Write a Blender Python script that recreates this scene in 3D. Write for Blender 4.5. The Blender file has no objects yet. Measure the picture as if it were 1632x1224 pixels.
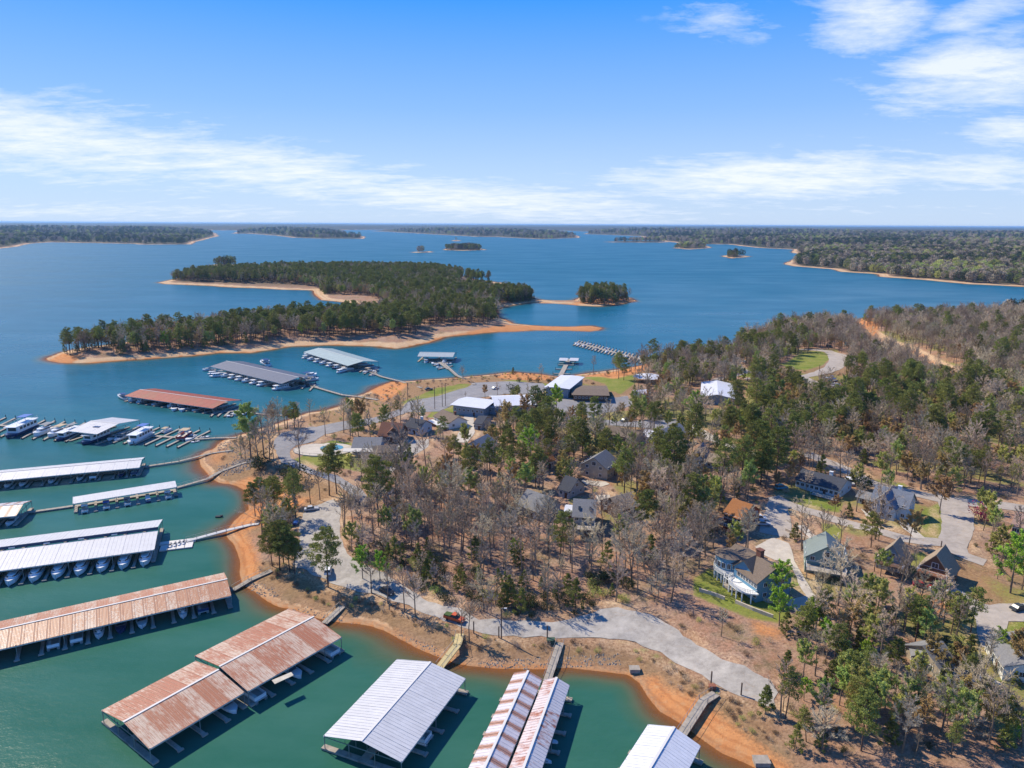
import bpy, math, random
import numpy as np
from mathutils import Vector, Matrix
R = math.radians
rng = random.Random(11)
sc = bpy.context.scene
col = sc.collection
TF = TX = None
# ------------------------------------------------------------ camera
CAMZ = 100.0; FPX = 1123.0; CX, CY = 816.0, 612.0
PITCH = math.atan(255.0/FPX); ROLL = R(0.281)
Fv = Vector((0, math.cos(PITCH), -math.sin(PITCH)))
r0 = Vector((1, 0, 0)); u0 = Vector((0, math.sin(PITCH), math.cos(PITCH)))
Rv = r0*math.cos(ROLL) + u0*math.sin(ROLL); Uv = -r0*math.sin(ROLL) + u0*math.cos(ROLL)
cam = bpy.data.cameras.new('camera'); camo = bpy.data.objects.new('camera', cam); col.objects.link(camo)
cam.sensor_width = 36; cam.lens = 36*FPX/1632; cam.clip_start = 1; cam.clip_end = 200000
m = Matrix((( Rv.x, Uv.x, -Fv.x, 0), (Rv.y, Uv.y, -Fv.y, 0), (Rv.z, Uv.z, -Fv.z, CAMZ), (0, 0, 0, 1)))
camo.matrix_world = m; sc.camera = camo
# ------------------------------------------------------------ light
SUN_EL = R(44); SUN_DIR = Vector((-0.80, 0.60, 0)).normalized()      # horizontal direction towards the sun
world = bpy.data.worlds.new('World'); sc.world = world; world.use_nodes = True
sun = bpy.data.lights.new('sun', 'SUN'); sun.energy = 5.0; sun.angle = R(0.5); sun.color = (1.0, 0.89, 0.71)
suno = bpy.data.objects.new('sun', sun); col.objects.link(suno)
sd_ = Vector((SUN_DIR.x*math.cos(SUN_EL), SUN_DIR.y*math.cos(SUN_EL), math.sin(SUN_EL)))
suno.rotation_euler = sd_.to_track_quat('Z', 'Y').to_euler(); suno.location = (0, 0, 300)
sc.view_settings.view_transform = 'Standard'; sc.view_settings.look = 'None'
sc.view_settings.exposure = 0.34; sc.view_settings.gamma = 1; sc.view_settings.use_curve_mapping = False
sc.cycles.volume_bounces = 1; sc.cycles.max_bounces = 6; sc.cycles.transparent_max_bounces = 16
SKY_STRENGTH = 0.105

def pxdir(px, py):
    return (Fv + Rv*((px-CX)/FPX) - Uv*((py-CY)/FPX))

class N:                                             # tiny node helper
    def __init__(s, tree): s.t = tree; s.n = tree.nodes; s.l = tree.links
    def new(s, typ, **kw):
        n = s.n.new(typ)
        for k, v in kw.items():
            if k.startswith('i_'):
                key = k[2:]; key = int(key) if key.isdigit() else key.replace('_', ' ')
                s.set(n, key, v)
            else: setattr(n, k, v)
        return n
    def set(s, n, key, v):
        if isinstance(v, bpy.types.NodeSocket): s.l.new(v, n.inputs[key])
        else: n.inputs[key].default_value = v
    def math(s, op, a, b=None, c=None, clamp=False):
        n = s.n.new('ShaderNodeMath'); n.operation = op; n.use_clamp = clamp
        s.set(n, 0, a)
        if b is not None: s.set(n, 1, b)
        if c is not None: s.set(n, 2, c)
        return n.outputs[0]
    def mix(s, f, a, b, mode='MIX'):
        n = s.n.new('ShaderNodeMix'); n.data_type = 'RGBA'; n.blend_type = mode
        s.set(n, 0, f); s.set(n, 6, a); s.set(n, 7, b); return n.outputs[2]
    def noise(s, scale, vec=None, detail=4, rough=0.6, dist=0, lo=None, hi=None):
        n = s.n.new('ShaderNodeTexNoise'); n.inputs['Scale'].default_value = scale; n.inputs['Detail'].default_value = detail
        n.inputs['Roughness'].default_value = rough; n.inputs['Distortion'].default_value = dist
        if vec is not None: s.l.new(vec, n.inputs['Vector'])
        o = n.outputs['Fac']
        if lo is not None: o = s.ramp(o, lo, hi)
        return o
    def ramp(s, v, lo, hi, a=0.0, b=1.0):
        n = s.n.new('ShaderNodeMapRange'); n.clamp = True
        s.set(n, 0, v); s.set(n, 1, lo); s.set(n, 2, hi); s.set(n, 3, a); s.set(n, 4, b); return n.outputs[0]
    def mapping(s, vec, scale=(1, 1, 1), rot=(0, 0, 0)):
        n = s.n.new('ShaderNodeMapping'); n.inputs['Scale'].default_value = scale; n.inputs['Rotation'].default_value = rot
        s.l.new(vec, n.inputs['Vector']); return n.outputs[0]
def c4(c): return (c[0], c[1], c[2], 1)

# ---- sky with thin clouds, all set by direction
w = N(world.node_tree); w.n.clear()
sky = w.n.new('ShaderNodeTexSky'); sky.sky_type = 'NISHITA'; sky.sun_disc = False
sky.sun_elevation = SUN_EL; sky.sun_rotation = math.atan2(SUN_DIR.x, SUN_DIR.y)
sky.altitude = 100; sky.air_density = 1.0; sky.dust_density = 0.3; sky.ozone_density = 2.5
tc = w.n.new('ShaderNodeTexCoord'); sep = w.n.new('ShaderNodeSeparateXYZ'); w.l.new(tc.outputs['Generated'], sep.inputs[0])
X, Y, Z = sep.outputs
az = w.math('ARCTAN2', X, Y); el = w.math('ARCSINE', Z)
def azel(px, py):
    d = pxdir(px, py).normalized(); return math.atan2(d.x, d.y), math.asin(d.z)
def blob(px, py, wx, wy, slope, amp):
    a, e = azel(px, py)
    da = w.math('SUBTRACT', az, a); de = w.math('SUBTRACT', el, e)
    de = w.math('ADD', de, w.math('MULTIPLY', da, slope))
    q = w.math('ADD', w.math('POWER', w.math('ABSOLUTE', w.math('DIVIDE', da, wx/FPX)), 2.0), w.math('POWER', w.math('ABSOLUTE', w.math('DIVIDE', de, wy/FPX)), 2.0))
    return w.math('MULTIPLY', w.math('EXPONENT', w.math('MULTIPLY', q, -1.0)), amp)
cov = None
for b in [(60, 215, 340, 56, 0.10, .98), (420, 268, 320, 44, 0.13, .92), (760, 318, 340, 30, 0.06, 1.0), (150, 335, 420, 16, 0.0, .55), (1230, 282, 260, 36, -0.02, 1.1),
          (1395, 35, 90, 48, 0.1, 1.0), (1550, 115, 120, 55, 0.0, 1.1), (1600, 208, 70, 20, 0.05, 1.0), (1560, 18, 80, 25, -.2, .9), (1170, 40, 110, 34, 0.2, .55),
          (1560, 272, 220, 26, 0.05, .85), (1350, 335, 500, 14, 0, .35)]:
    o = blob(*b); cov = o if cov is None else w.math('MAXIMUM', cov, o)
wide = w.noise(1.3, tc.outputs['Generated'], 2, .5, lo=.5, hi=.75)      # sparse cirrus over the rest of the sky
hi_ = w.ramp(el, 0.42, 0.75)
cov = w.math('MAXIMUM', cov, w.math('MULTIPLY', w.math('MULTIPLY', wide, hi_), 0.7))
zz = w.math('ADD', w.math('MAXIMUM', Z, 0.0), 0.13)
cmb = w.n.new('ShaderNodeCombineXYZ'); w.l.new(w.math('DIVIDE', X, zz), cmb.inputs[0]); w.l.new(w.math('DIVIDE', Y, zz), cmb.inputs[1])
mp = w.mapping(cmb.outputs[0], (1.0, 1.5, 1), (0, 0, R(16)))
n1 = w.noise(2.6, mp, 12, 0.62, .35)
n2 = w.noise(9.0, mp, 10, 0.68, .3)
nn = w.math('ADD', w.math('MULTIPLY', n1, .68), w.math('MULTIPLY', n2, .32))
dens = w.math('ADD', w.math('MULTIPLY', cov, .40), w.math('SUBTRACT', nn, .70))
dens = w.ramp(dens, -0.05, 0.26)
dens = w.math('MULTIPLY', dens, w.ramp(cov, 0.02, 0.3))
cr = w.n.new('ShaderNodeValToRGB'); w.l.new(w.math('DIVIDE', el, 1.3), cr.inputs[0]); e_ = cr.color_ramp.elements      # clear spring air: pale low down, deep blue above
stops = [(0.0, (4.7, 5.7, 7.3)), (.045, (4.0, 5.4, 7.5)), (.113, (2.2, 4.1, 7.6)), (.22, (.30, 2.55, 7.8)), (.38, (.18, 1.8, 6.4)), (1.0, (.15, .9, 3.8))]
e_[0].position = 0; e_[0].color = (.47, .57, .73, 1); e_[1].position = 1; e_[1].color = (.02, .10, .40, 1)
for p_, c_ in stops[1:-1]: q_ = e_.new(p_); q_.color = (c_[0]/10, c_[1]/10, c_[2]/10, 1)
grad = w.mix(1.0, cr.outputs[0], (10, 10, 10, 1), 'MULTIPLY'); 
skyc = w.mix(.9, w.mix(1.0, sky.outputs[0], (0.50, 0.80, 1.25, 1), 'MULTIPLY'), grad)
cl = w.mix(w.math('MULTIPLY', dens, .80), skyc, (7.6, 7.9, 8.5, 1))
bg = w.n.new('ShaderNodeBackground'); w.l.new(cl, bg.inputs[0]); bg.inputs[1].default_value = SKY_STRENGTH
out = w.n.new('ShaderNodeOutputWorld'); w.l.new(bg.outputs[0], out.inputs[0])

# ------------------------------------------------------------ noise and distance helpers
def _h(ix, iy, s):
    n = (ix.astype(np.int64)*374761393 + iy.astype(np.int64)*668265263 + s*1442695041) & 0xffffffff
    n = ((n ^ (n >> 13))*1274126177) & 0xffffffff
    return ((n ^ (n >> 16)) & 0xffff)/65535.0
def vnoise(x, y, s=0):
    x = np.asarray(x, float); y = np.asarray(y, float)
    ix = np.floor(x); iy = np.floor(y); fx = x-ix; fy = y-iy
    fx = fx*fx*(3-2*fx); fy = fy*fy*(3-2*fy)
    a = _h(ix, iy, s); b = _h(ix+1, iy, s); c = _h(ix, iy+1, s); d = _h(ix+1, iy+1, s)
    return (a*(1-fx)+b*fx)*(1-fy)+(c*(1-fx)+d*fx)*fy
def fbm(x, y, o=4, s=0):
    r = 0; a = .5; t = 0
    for k in range(o):
        r = r + a*vnoise(x*2**k, y*2**k, s+k); t += a; a *= .55
    return r/t
def P(px, py, z=0.0):
    d = pxdir(px, py); t = (z-CAMZ)/d.z if d.z < -1e-4 else 60000/max(d.y, .1)
    t = min(t, 60000.0)
    return np.array((d.x*t, d.y*t))
def _psd(poly, x, y):
    x1 = poly[:, 0]; y1 = poly[:, 1]; x2 = np.roll(x1, -1); y2 = np.roll(y1, -1)
    best = np.full(x.shape, 1e18); ins = np.zeros(x.shape, bool)
    for a, b, c, d in zip(x1, y1, x2, y2):
        dx, dy = c-a, d-b; L = dx*dx+dy*dy+1e-9
        t = np.clip(((x-a)*dx+(y-b)*dy)/L, 0, 1)
        q = (x-a-t*dx)**2+(y-b-t*dy)**2
        np.minimum(best, q, out=best)
        cr = ((b > y) != (d > y)) & (x < (c-a)*(y-b)/((d-b) if d != b else 1e-9)+a)
        ins ^= cr
    return np.where(ins, 1, -1)*np.sqrt(best)
from concurrent.futures import ThreadPoolExecutor
POOL = ThreadPoolExecutor(4)
def poly_sd(poly, x, y):
    if x.size < 4000: return _psd(poly, x, y)
    ch = [slice(i, min(i+12000, x.size)) for i in range(0, x.size, 12000)]
    return np.concatenate(list(POOL.map(lambda k: _psd(poly, x[k], y[k]), ch)))
def W(pts, z=0.0): return np.array([P(px, py, z) for px, py in pts])

# shorelines, digitised at the water line
MAIN = [(1310,1290),(1260,1250),(1200,1222),(1150,1199),(1112,1172),(1085,1151),(1051,1133),(1035,1114),(1019,1088),(1000,1074.7),(971,1071),(940,1067),(905,1064),(875,1066),(852,1067),(799,1065.5),(746,1061),(725,1057),
 (694,1044),(665,1033),(641,1020),(615,1006),(588,997),(560,993),(535,990),(500,983),(469,971.5),(443,966),(425,957),(412,946),(398,938),(386,932),(382,915),(381,893),(377,877),(367,862),(360,852),(365,841),(372.5,831),(382,823),(397,813),(397,796),
 (393,782),(374,772),(350,769.5),(343,766),(331,757),(318.6,742.5),(316,728),(326,720),(343,715),(350,706),(358,701),(385,693),(420,683),(455,671),(489,659),(521,654),(546,646.6),(556,640),(551,635.5),(562,633),(580,628),(600,618),(624,609),(657,607.6),(690,605),(724,602.5),
 (755,600),(790,596.5),(819,593.5),(840,595),(864,597),(882,600),(900,602),(923,597),(954,593.5),(990,588),(1015,584.5),(1026,582),(1036,577),(1052,574.5),(1070,573),(1109,569),(1135,567.5),(1150,565),(1160,557),(1178,543),(1201,535),(1225,522),(1280,517),(1340,519),(1358,520),
 (1366,514),(1374,507.5),(1388,506.5),(1405,508),(1450,508),(1520,504),(1632,497),(1800,490),(2300,560),(2600,900),(2000,1500),(1500,1500)]
ISL = [(72,573),(100,579),(150,578.5),(200,574),(260,570),(300,567.5),(350,562),(400,562),(432,557),(462,552),(485,551),(520,550),(554,550.5),(606,552),(631,555.6),(647,553),(664,549),(683,546),(709,537),(735,534),(760,532),(790,529),(819,528.5),(851,526.3),(903,526.8),(940,528),(954,526.5),(959.5,523),(944,519.5),
 (903,521),(870,520),(851,519),(818,516),(806,510),(795,506),(789,494),(800,489.5),(819,486),(846,482.5),(875,483.5),(903,485),(923,487),(954,488.3),(990,484.5),(1013.6,480),(1006,475.5),(990,473),(950,471),(925,474),(915,479),(877,479),(851,476.5),(848,473),(812,471),(786,469),(765,465),
 (727,459.6),(740,456),(755,454.5),(801,453.3),(803,451),(783,448),(760,446),(740,440),(700,433),(600,431),(500,431),(420,432),(340,437),(290,442),(268,447),(248,450.6),(262,453),(283,453.5),(334,455.5),(373,458.3),(419,459.5),(451,461.5),(498,462.5),(502,469),(513,478),(554,482),(593,487.5),(616,492.5),
 (612,499),(575,507),(520,512),(480,513),(400,519),(300,531),(200,546),(130,555),(100,561),(84,567)]
RIGHT = [(2300,510),(1800,466),(1632,457),(1546,453),(1469,445.6),(1402,441),(1398,437),(1340,433.2),(1328,429),(1300,427),(1263,424.3),(1250.6,421),(1261,414.6),(1285,405.8),(1263,403.2),(1263,397.5),(1212,395.2),(1199,394),(1160,389.3),(1124,389.3),(1090,388),(1065,385),(1031,381.2),(1021,376.5),(980,374.6),(930,373),(935,371),(1100,365),(1700,362),(3600,366)]
def small(cx, cy, rx, ry, n=14):
    return [(cx+rx*math.cos(a), cy+ry*math.sin(a)) for a in (2*math.pi*k/n for k in range(n))]
LANDS_PX = [MAIN, ISL, RIGHT,
 [(-1500,405),(-400,402),(0,396.2),(22,393.7),(49,388),(82,386),(139,387.2),(177,387.8),(213,388.4),(224,389.6),(306,389.6),(310,385.5),(328,381.3),(348,376.3),(345,372),(330,369),(200,366.5),(100,364),(-1200,366)],
 [(370,372.5),(400,372.5),(440,375.5),(467,378.8),(520,380.3),(580,380.5),(583,377.5),(544,370.6),(500,367.8),(470,367),(380,368.5)],
 [(592,368.3),(620,369.5),(670,372.3),(720,375),(760,377.3),(790,377.5),(820,379),(862,381.2),(923,379),(924,376.5),(908,373),(880,371),(820,370.2),(700,367.5),(620,366.5)],
 [(-1500,367),(60,366),(330,366.8),(400,367.4),(480,366.2),(560,366.6),(640,365.6),(720,366.4),(800,367.8),(880,367),(960,369.8),(1080,369),(1700,366),(3000,370),(3000,340),(-3000,330)],
 [(705,398.3),(740,399.6),(775.7,398.2),(768,396),(740,395),(712,396)],
 [(652,402.3),(670,402.8),(693,402),(685,400.6),(665,401)],
 [(718,383.5),(727,384.4),(736,383.6),(727,382.4)],
 [(332,423.8),(362,426.8),(391,424),(375,421),(345,420.8)],
 [(1073,395.6),(1100,397.6),(1124,396),(1135,394.5),(1124,391.5),(1090,391.5)],
 [(1150,408.5),(1165,412),(1178,411.2),(1200,408.8),(1178,406.8),(1160,406.5)],
 [(960,385.6),(985,386.4),(1052,386.6),(1068,385.4),(1040,384),(990,384.4)]]
LANDS = [W(p) for p in LANDS_PX]
def LSD(x, y):
    x = np.atleast_1d(np.asarray(x, float)); y = np.atleast_1d(np.asarray(y, float))
    s = np.full(x.shape, -1e9)
    r = np.hypot(x, y)
    mg = 150+.12*r
    for p in LANDS:
        k = (x > p[:, 0].min()-mg) & (x < p[:, 0].max()+mg) & (y > p[:, 1].min()-mg) & (y < p[:, 1].max()+mg)
        if k.any(): s[k] = np.maximum(s[k], poly_sd(p, x[k], y[k]))
    s = np.maximum(s, -mg)
    amp = np.clip(r/260.0, .5, 40)
    sc_ = np.clip(r/60.0, 3, 120)
    s = s + (fbm(x/9.0, y/9.0, 3, 7)-.5)*amp*1.2*np.clip((1500-r)/700, 0, 1) + (fbm(x/70.0, y/70.0, 4, 3)-.5)*amp*2.2*np.clip((r-500)/900, 0, 1)
    return s
CREEK = None
def smooth(a, b, x): t = np.clip((x-a)/(b-a), 0, 1); return t*t*(3-2*t)
def HGT(x, y, s=None):
    x = np.atleast_1d(np.asarray(x, float)); y = np.atleast_1d(np.asarray(y, float))
    if s is None: s = LSD(x, y)
    r = np.hypot(x, y)
    k = np.clip(r/500, 1, 4)
    land = 0.15*np.clip(s, 0, 24*k)/k + 0.022*np.clip(s-24*k, 0, 350)
    land = land + (fbm(x/45, y/45, 3, 21)-.5)*3.2*smooth(10, 60, s) + (fbm(x/6.0, y/6.0, 3, 5)-.5)*0.55*smooth(0, 8, s)*np.clip((700-r)/300, 0, 1)
    far = smooth(2500, 9000, r)*(fbm(x/2600, y/2600, 3, 31)-.25)*55*smooth(100, 900, s)
    land = np.maximum(land, .02)+np.maximum(far, 0)+smooth(6500, 9500, r)*14*smooth(60, 160, s)*(.7+.6*vnoise(x/90, y/90, 66))
    water = np.maximum(0.10*s, -6)
    if CREEK is not None:
        near = (x > CREEK[:, 0].min()-40)
        cs = np.full(x.shape, -1e3)
        if near.any(): cs[near] = poly_sd(CREEK, x[near], y[near])
        dip = smooth(-25, 8, cs)
        land = land*(1-dip) + 0.6*dip
    return np.where(s > 0, land, water)
GX0, GY0, GST, GNX, GNY = -260.0, 100.0, 2.0, 620, 400
_gx, _gy = np.meshgrid(GX0+GST*np.arange(GNX), GY0+GST*np.arange(GNY))
_gs = LSD(_gx.ravel(), _gy.ravel()); HG = HGT(_gx.ravel(), _gy.ravel(), _gs).reshape(GNY, GNX)
def H1(x, y):
    u = (x-GX0)/GST; v = (y-GY0)/GST
    if 0 <= u < GNX-1 and 0 <= v < GNY-1:
        i = int(u); j = int(v); a = u-i; b = v-j
        return float((HG[j, i]*(1-a)+HG[j, i+1]*a)*(1-b)+(HG[j+1, i]*(1-a)+HG[j+1, i+1]*a)*b)
    return float(HGT(x, y)[0])
def G(px, py, dz=0.0):
    z = 3.0
    for _ in range(9):
        p = P(px, py, z+dz); z = .5*z+.5*H1(p[0], p[1])
    p = P(px, py, z+dz); return Vector((p[0], p[1], H1(p[0], p[1])))
def GP(pts): return np.array([(lambda q: (q.x, q.y))(G(a, b)) for a, b in pts])
def proj(x, y, z):
    x, y, z = np.broadcast_arrays(x, y, z)
    return _proj(x, y, z)
def _proj(x, y, z):                                   # world to photograph pixel, used only to choose what is worth building
    d = np.stack([x, y, z-CAMZ], -1)
    f = d@np.array(Fv); a = d@np.array(Rv); b = d@np.array(Uv)
    f = np.maximum(f, 1e-3)
    return CX+FPX*a/f, CY-FPX*b/f, f
CREEK = GP([(1362,518),(1385,521),(1420,536),(1462,549),(1500,567),(1535,584),(1527,590),(1490,574),(1450,556),(1405,540),(1375,527)])
HG = HGT(_gx.ravel(), _gy.ravel(), _gs).reshape(GNY, GNX)
# ------------------------------------------------------------ mesh and object helpers
def link(o, parent=None):
    col.objects.link(o)
    if parent is not None: o.parent = parent
    return o
def tag(o, label=None, cat=None, group=None, kind=None):
    if label: o['label'] = label
    if cat: o['category'] = cat
    if group: o['group'] = group
    if kind: o['kind'] = kind
    return o
def empty(name, loc=(0, 0, 0), rz=0.0):
    o = bpy.data.objects.new(name, None); o.empty_display_size = .3
    o.location = loc; o.rotation_euler = (0, 0, rz); return link(o)
class MB:
    def __init__(s): s.v = []; s.f = []; s.m = []; s.mi = 0
    def quad(s, *p):
        n = len(s.v); s.v += [tuple(q) for q in p]; s.f.append(tuple(range(n, n+len(p)))); s.m.append(s.mi); return s
    def box(s, c, d, rz=0.0):
        cx, cy, cz = c; dx, dy, dz = d[0]/2, d[1]/2, d[2]/2; n = len(s.v); ca, sa = math.cos(rz), math.sin(rz)
        for a, b, e in ((-1,-1,-1),(1,-1,-1),(1,1,-1),(-1,1,-1),(-1,-1,1),(1,-1,1),(1,1,1),(-1,1,1)):
            x, y = a*dx, b*dy; s.v.append((cx+x*ca-y*sa, cy+x*sa+y*ca, cz+e*dz))
        for q in ((0,3,2,1),(4,5,6,7),(0,1,5,4),(1,2,6,5),(2,3,7,6),(3,0,4,7)):
            s.f.append(tuple(n+i for i in q)); s.m.append(s.mi)
        return s
    def slab(s, pts, t):                              # a thick sheet under the outline pts
        n = len(s.v); k = len(pts)
        s.v += [tuple(p) for p in pts]+[(p[0], p[1], p[2]-t) for p in pts]
        s.f.append(tuple(range(n, n+k))); s.f.append(tuple(range(n+2*k-1, n+k-1, -1))); s.m += [s.mi]*2
        for i in range(k):
            j = (i+1) % k; s.f.append((n+i, n+k+i, n+k+j, n+j)); s.m.append(s.mi)
        return s
    def prism(s, outline, h0, h1, f=None):            # outline in xy, optional taper f on top
        n = len(s.v); k = len(outline); f = f or 1
        cx = sum(p[0] for p in outline)/k; cy = sum(p[1] for p in outline)/k
        s.v += [(p[0], p[1], h0) for p in outline]+[(cx+(p[0]-cx)*f, cy+(p[1]-cy)*f, h1) for p in outline]
        s.f.append(tuple(range(n+k-1, n-1, -1))); s.f.append(tuple(range(n+k, n+2*k))); s.m += [s.mi]*2
        for i in range(k):
            j = (i+1) % k; s.f.append((n+i, n+j, n+k+j, n+k+i)); s.m.append(s.mi)
        return s
    def tube(s, pts, rad, k=5):
        n = len(s.v); pts = [Vector(p) for p in pts]
        for i, p in enumerate(pts):
            t = (pts[min(i+1, len(pts)-1)]-pts[max(i-1, 0)]).normalized()
            a = t.orthogonal().normalized(); b = t.cross(a)
            r = rad[i] if isinstance(rad, (list, tuple)) else rad
            for j in range(k):
                an = 2*math.pi*j/k; q = p+a*(r*math.cos(an))+b*(r*math.sin(an)); s.v.append(tuple(q))
        for i in range(len(pts)-1):
            for j in range(k):
                a0 = n+i*k+j; a1 = n+i*k+(j+1) % k; s.f.append((a0, a1, a1+k, a0+k)); s.m.append(s.mi)
        s.f.append(tuple(n+(len(pts)-1)*k+j for j in range(k))); s.m.append(s.mi)
        return s
    def cyl(s, a, b, r, k=8): return s.tube([a, b], [r, r], k)
    def mesh(s, name, mats):
        me = bpy.data.meshes.new(name); me.from_pydata(s.v, [], s.f)
        mats = mats if isinstance(mats, (list, tuple)) else [mats]
        for x in mats: me.materials.append(x)
        if len(mats) > 1: me.polygons.foreach_set('material_index', s.m)
        me.update(); return me
    def build(s, name, mats, parent=None, loc=None):
        o = bpy.data.objects.new(name, s.mesh(name, mats))
        if loc is not None: o.location = loc
        return link(o, parent)
def arr_mesh(name, v, f, mat, smooth_=True):
    me = bpy.data.meshes.new(name)
    v = np.asarray(v, np.float32); f = np.asarray(f, np.int32)
    me.vertices.add(len(v)); me.vertices.foreach_set('co', v.ravel())
    k = f.shape[1]; me.loops.add(f.size); me.loops.foreach_set('vertex_index', f.ravel())
    me.polygons.add(len(f)); me.polygons.foreach_set('loop_start', np.arange(0, f.size, k, dtype=np.int32))
    me.polygons.foreach_set('loop_total', np.full(len(f), k, np.int32))
    me.update(calc_edges=True); me.validate()
    me.polygons.foreach_set('use_smooth', np.full(len(me.polygons), smooth_, bool))
    me.materials.append(mat); return me
def inst(me, name, parent=None, loc=(0, 0, 0), rot=(0, 0, 0), scale=None):
    o = bpy.data.objects.new(name, me); o.location = loc; o.rotation_euler = rot
    if scale is not None: o.scale = scale if isinstance(scale, (tuple, list)) else (scale,)*3
    return link(o, parent)
def copy_tree(o, parent=None):
    c = o.copy(); col.objects.link(c); c.parent = parent
    for ch in o.children: copy_tree(ch, c)
    return c
# ------------------------------------------------------------ materials
MATS = {}
def mat(name, color, rough=.8, metal=0.0, var=0.0, vscale=1.0, spec=.3, bump=0.0, rnd=0.0, coat=0.0):
    if name in MATS: return MATS[name]
    m = bpy.data.materials.new(name); m.use_nodes = True; t = N(m.node_tree); b = t.n['Principled BSDF']
    b.inputs['Roughness'].default_value = rough; b.inputs['Metallic'].default_value = metal
    b.inputs['Specular IOR Level'].default_value = spec
    b.inputs['Base Color'].default_value = c4(color)
    tcn = t.n.new('ShaderNodeTexCoord'); src = tcn.outputs['Object']
    o = None
    if var:
        nz = t.noise(vscale, src, 5, .65, lo=.3, hi=.7)
        o = t.mix(nz, c4([x*(1-var) for x in color]), c4([min(x*(1+var), .95) for x in color]))
    if rnd:
        oi = t.n.new('ShaderNodeObjectInfo'); hs = t.n.new('ShaderNodeHueSaturation')
        if o is None: hs.inputs['Color'].default_value = c4(color)
        else: t.l.new(o, hs.inputs['Color'])
        t.l.new(t.ramp(oi.outputs['Random'], 0, 1, 1-rnd, 1+rnd), hs.inputs['Value'])
        t.l.new(t.ramp(t.math('FRACT', t.math('MULTIPLY', oi.outputs['Random'], 7.3)), 0, 1, .5-rnd*.07, .5+rnd*.07), hs.inputs['Hue'])
        o = hs.outputs[0]
    if o is not None: t.l.new(o, b.inputs['Base Color'])
    if bump:
        bn = t.n.new('ShaderNodeBump'); bn.inputs['Strength'].default_value = bump; bn.inputs['Distance'].default_value = .05
        t.l.new(t.noise(vscale*6, src, 4), bn.inputs['Height']); t.l.new(bn.outputs[0], b.inputs['Normal'])
    MATS[name] = m; return m
def ground_mat():
    m = bpy.data.materials.new('ground'); m.use_nodes = True; t = N(m.node_tree); b = t.n['Principled BSDF']
    b.inputs['Roughness'].default_value = .95; b.inputs['Specular IOR Level'].default_value = .1
    g = t.n.new('ShaderNodeNewGeometry').outputs['Position']
    at = t.n.new('ShaderNodeAttribute'); at.attribute_name = 'cover'; sp = t.n.new('ShaderNodeSeparateColor'); t.l.new(at.outputs['Color'], sp.inputs[0])
    at2 = t.n.new('ShaderNodeAttribute'); at2.attribute_name = 'cover2'; sp2 = t.n.new('ShaderNodeSeparateColor'); t.l.new(at2.outputs['Color'], sp2.inputs[0])
    nf = t.noise(1.6, g, 6, .7, lo=.3, hi=.7); nm = t.noise(.12, g, 5, .65, lo=.35, hi=.65); nl = t.noise(.035, g, 4, .6, lo=.38, hi=.62)
    litter = t.mix(nf, (.20, .13, .095, 1), (.48, .34, .25, 1)); litter = t.mix(nm, litter, t.mix(nf, (.20, .105, .06, 1), (.46, .245, .15, 1))); litter = t.mix(t.math('MULTIPLY', t.noise(.45, g, 6, .75, lo=.52, hi=.68), .6), litter, (.075, .06, .035, 1)); litter = t.mix(t.math('MULTIPLY', t.noise(.07, g, 6, .7, lo=.52, hi=.66), .45), litter, (.12, .125, .04, 1))
    straw = t.mix(nf, (.16, .085, .045, 1), (.48, .30, .16, 1)); straw = t.mix(t.math('MULTIPLY', t.noise(.8, g, 5, .8, lo=.5, hi=.66), .6), straw, (.10, .06, .035, 1)); straw = t.mix(t.math('MULTIPLY', nl, .2), straw, (.13, .13, .05, 1))
    sand = t.mix(nf, (.48, .33, .19, 1), (.66, .50, .32, 1)); sand = t.mix(t.math('MULTIPLY', nm, .45), sand, (.50, .27, .13, 1))
    clay = t.mix(nf, (.42, .155, .055, 1), (.58, .25, .09, 1)); clay = t.mix(t.math('MULTIPLY', nm, .4), clay, (.62, .34, .15, 1))
    grass = t.mix(nf, (.085, .125, .018, 1), (.20, .25, .04, 1)); grass = t.mix(t.math('MULTIPLY', nm, .55), grass, (.33, .27, .09, 1))
    woods = t.mix(nl, (.035, .05, .022, 1), (.11, .085, .06, 1))
    o = t.mix(sp2.outputs[0], litter, straw)
    sz = t.n.new('ShaderNodeSeparateXYZ'); t.l.new(g, sz.inputs[0])
    tz = t.math('SINE', t.math('ADD', t.math('MULTIPLY', sz.outputs[2], 17.0), t.math('MULTIPLY', t.noise(.15, g, 4), 9.0)))      # waterline terraces
    terr = t.math('MULTIPLY', t.ramp(tz, .2, 1.0), .38)
    sand = t.mix(terr, sand, (.30, .17, .09, 1)); clay = t.mix(terr, clay, (.30, .10, .035, 1))
    sand = t.mix(t.noise(.6, g, 6, .75, lo=.55, hi=.7), sand, (.24, .15, .085, 1)); clay = t.mix(t.math('MULTIPLY', t.noise(.35, g, 6, .75, lo=.52, hi=.7), .7), clay, (.50, .30, .15, 1))
    def edge(v): return t.ramp(t.math('ADD', v, t.math('MULTIPLY', t.math('SUBTRACT', nf, .5), .35)), .3, .7)
    o = t.mix(edge(sp.outputs[1]), o, grass)
    o = t.mix(edge(sp.outputs[0]), o, sand)
    o = t.mix(edge(sp.outputs[2]), o, clay)
    o = t.mix(sp2.outputs[1], o, woods)
    wet = sp2.outputs[2]
    o = t.mix(t.math('MULTIPLY', wet, .55), o, t.mix(.5, o, (.16, .07, .03, 1)))
    t.l.new(o, b.inputs['Base Color'])
    bn = t.n.new('ShaderNodeBump'); bn.inputs['Strength'].default_value = .7; bn.inputs['Distance'].default_value = .25
    t.l.new(t.noise(2.2, g, 6, .7), bn.inputs['Height']); t.l.new(bn.outputs[0], b.inputs['Normal'])
    return m
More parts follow.
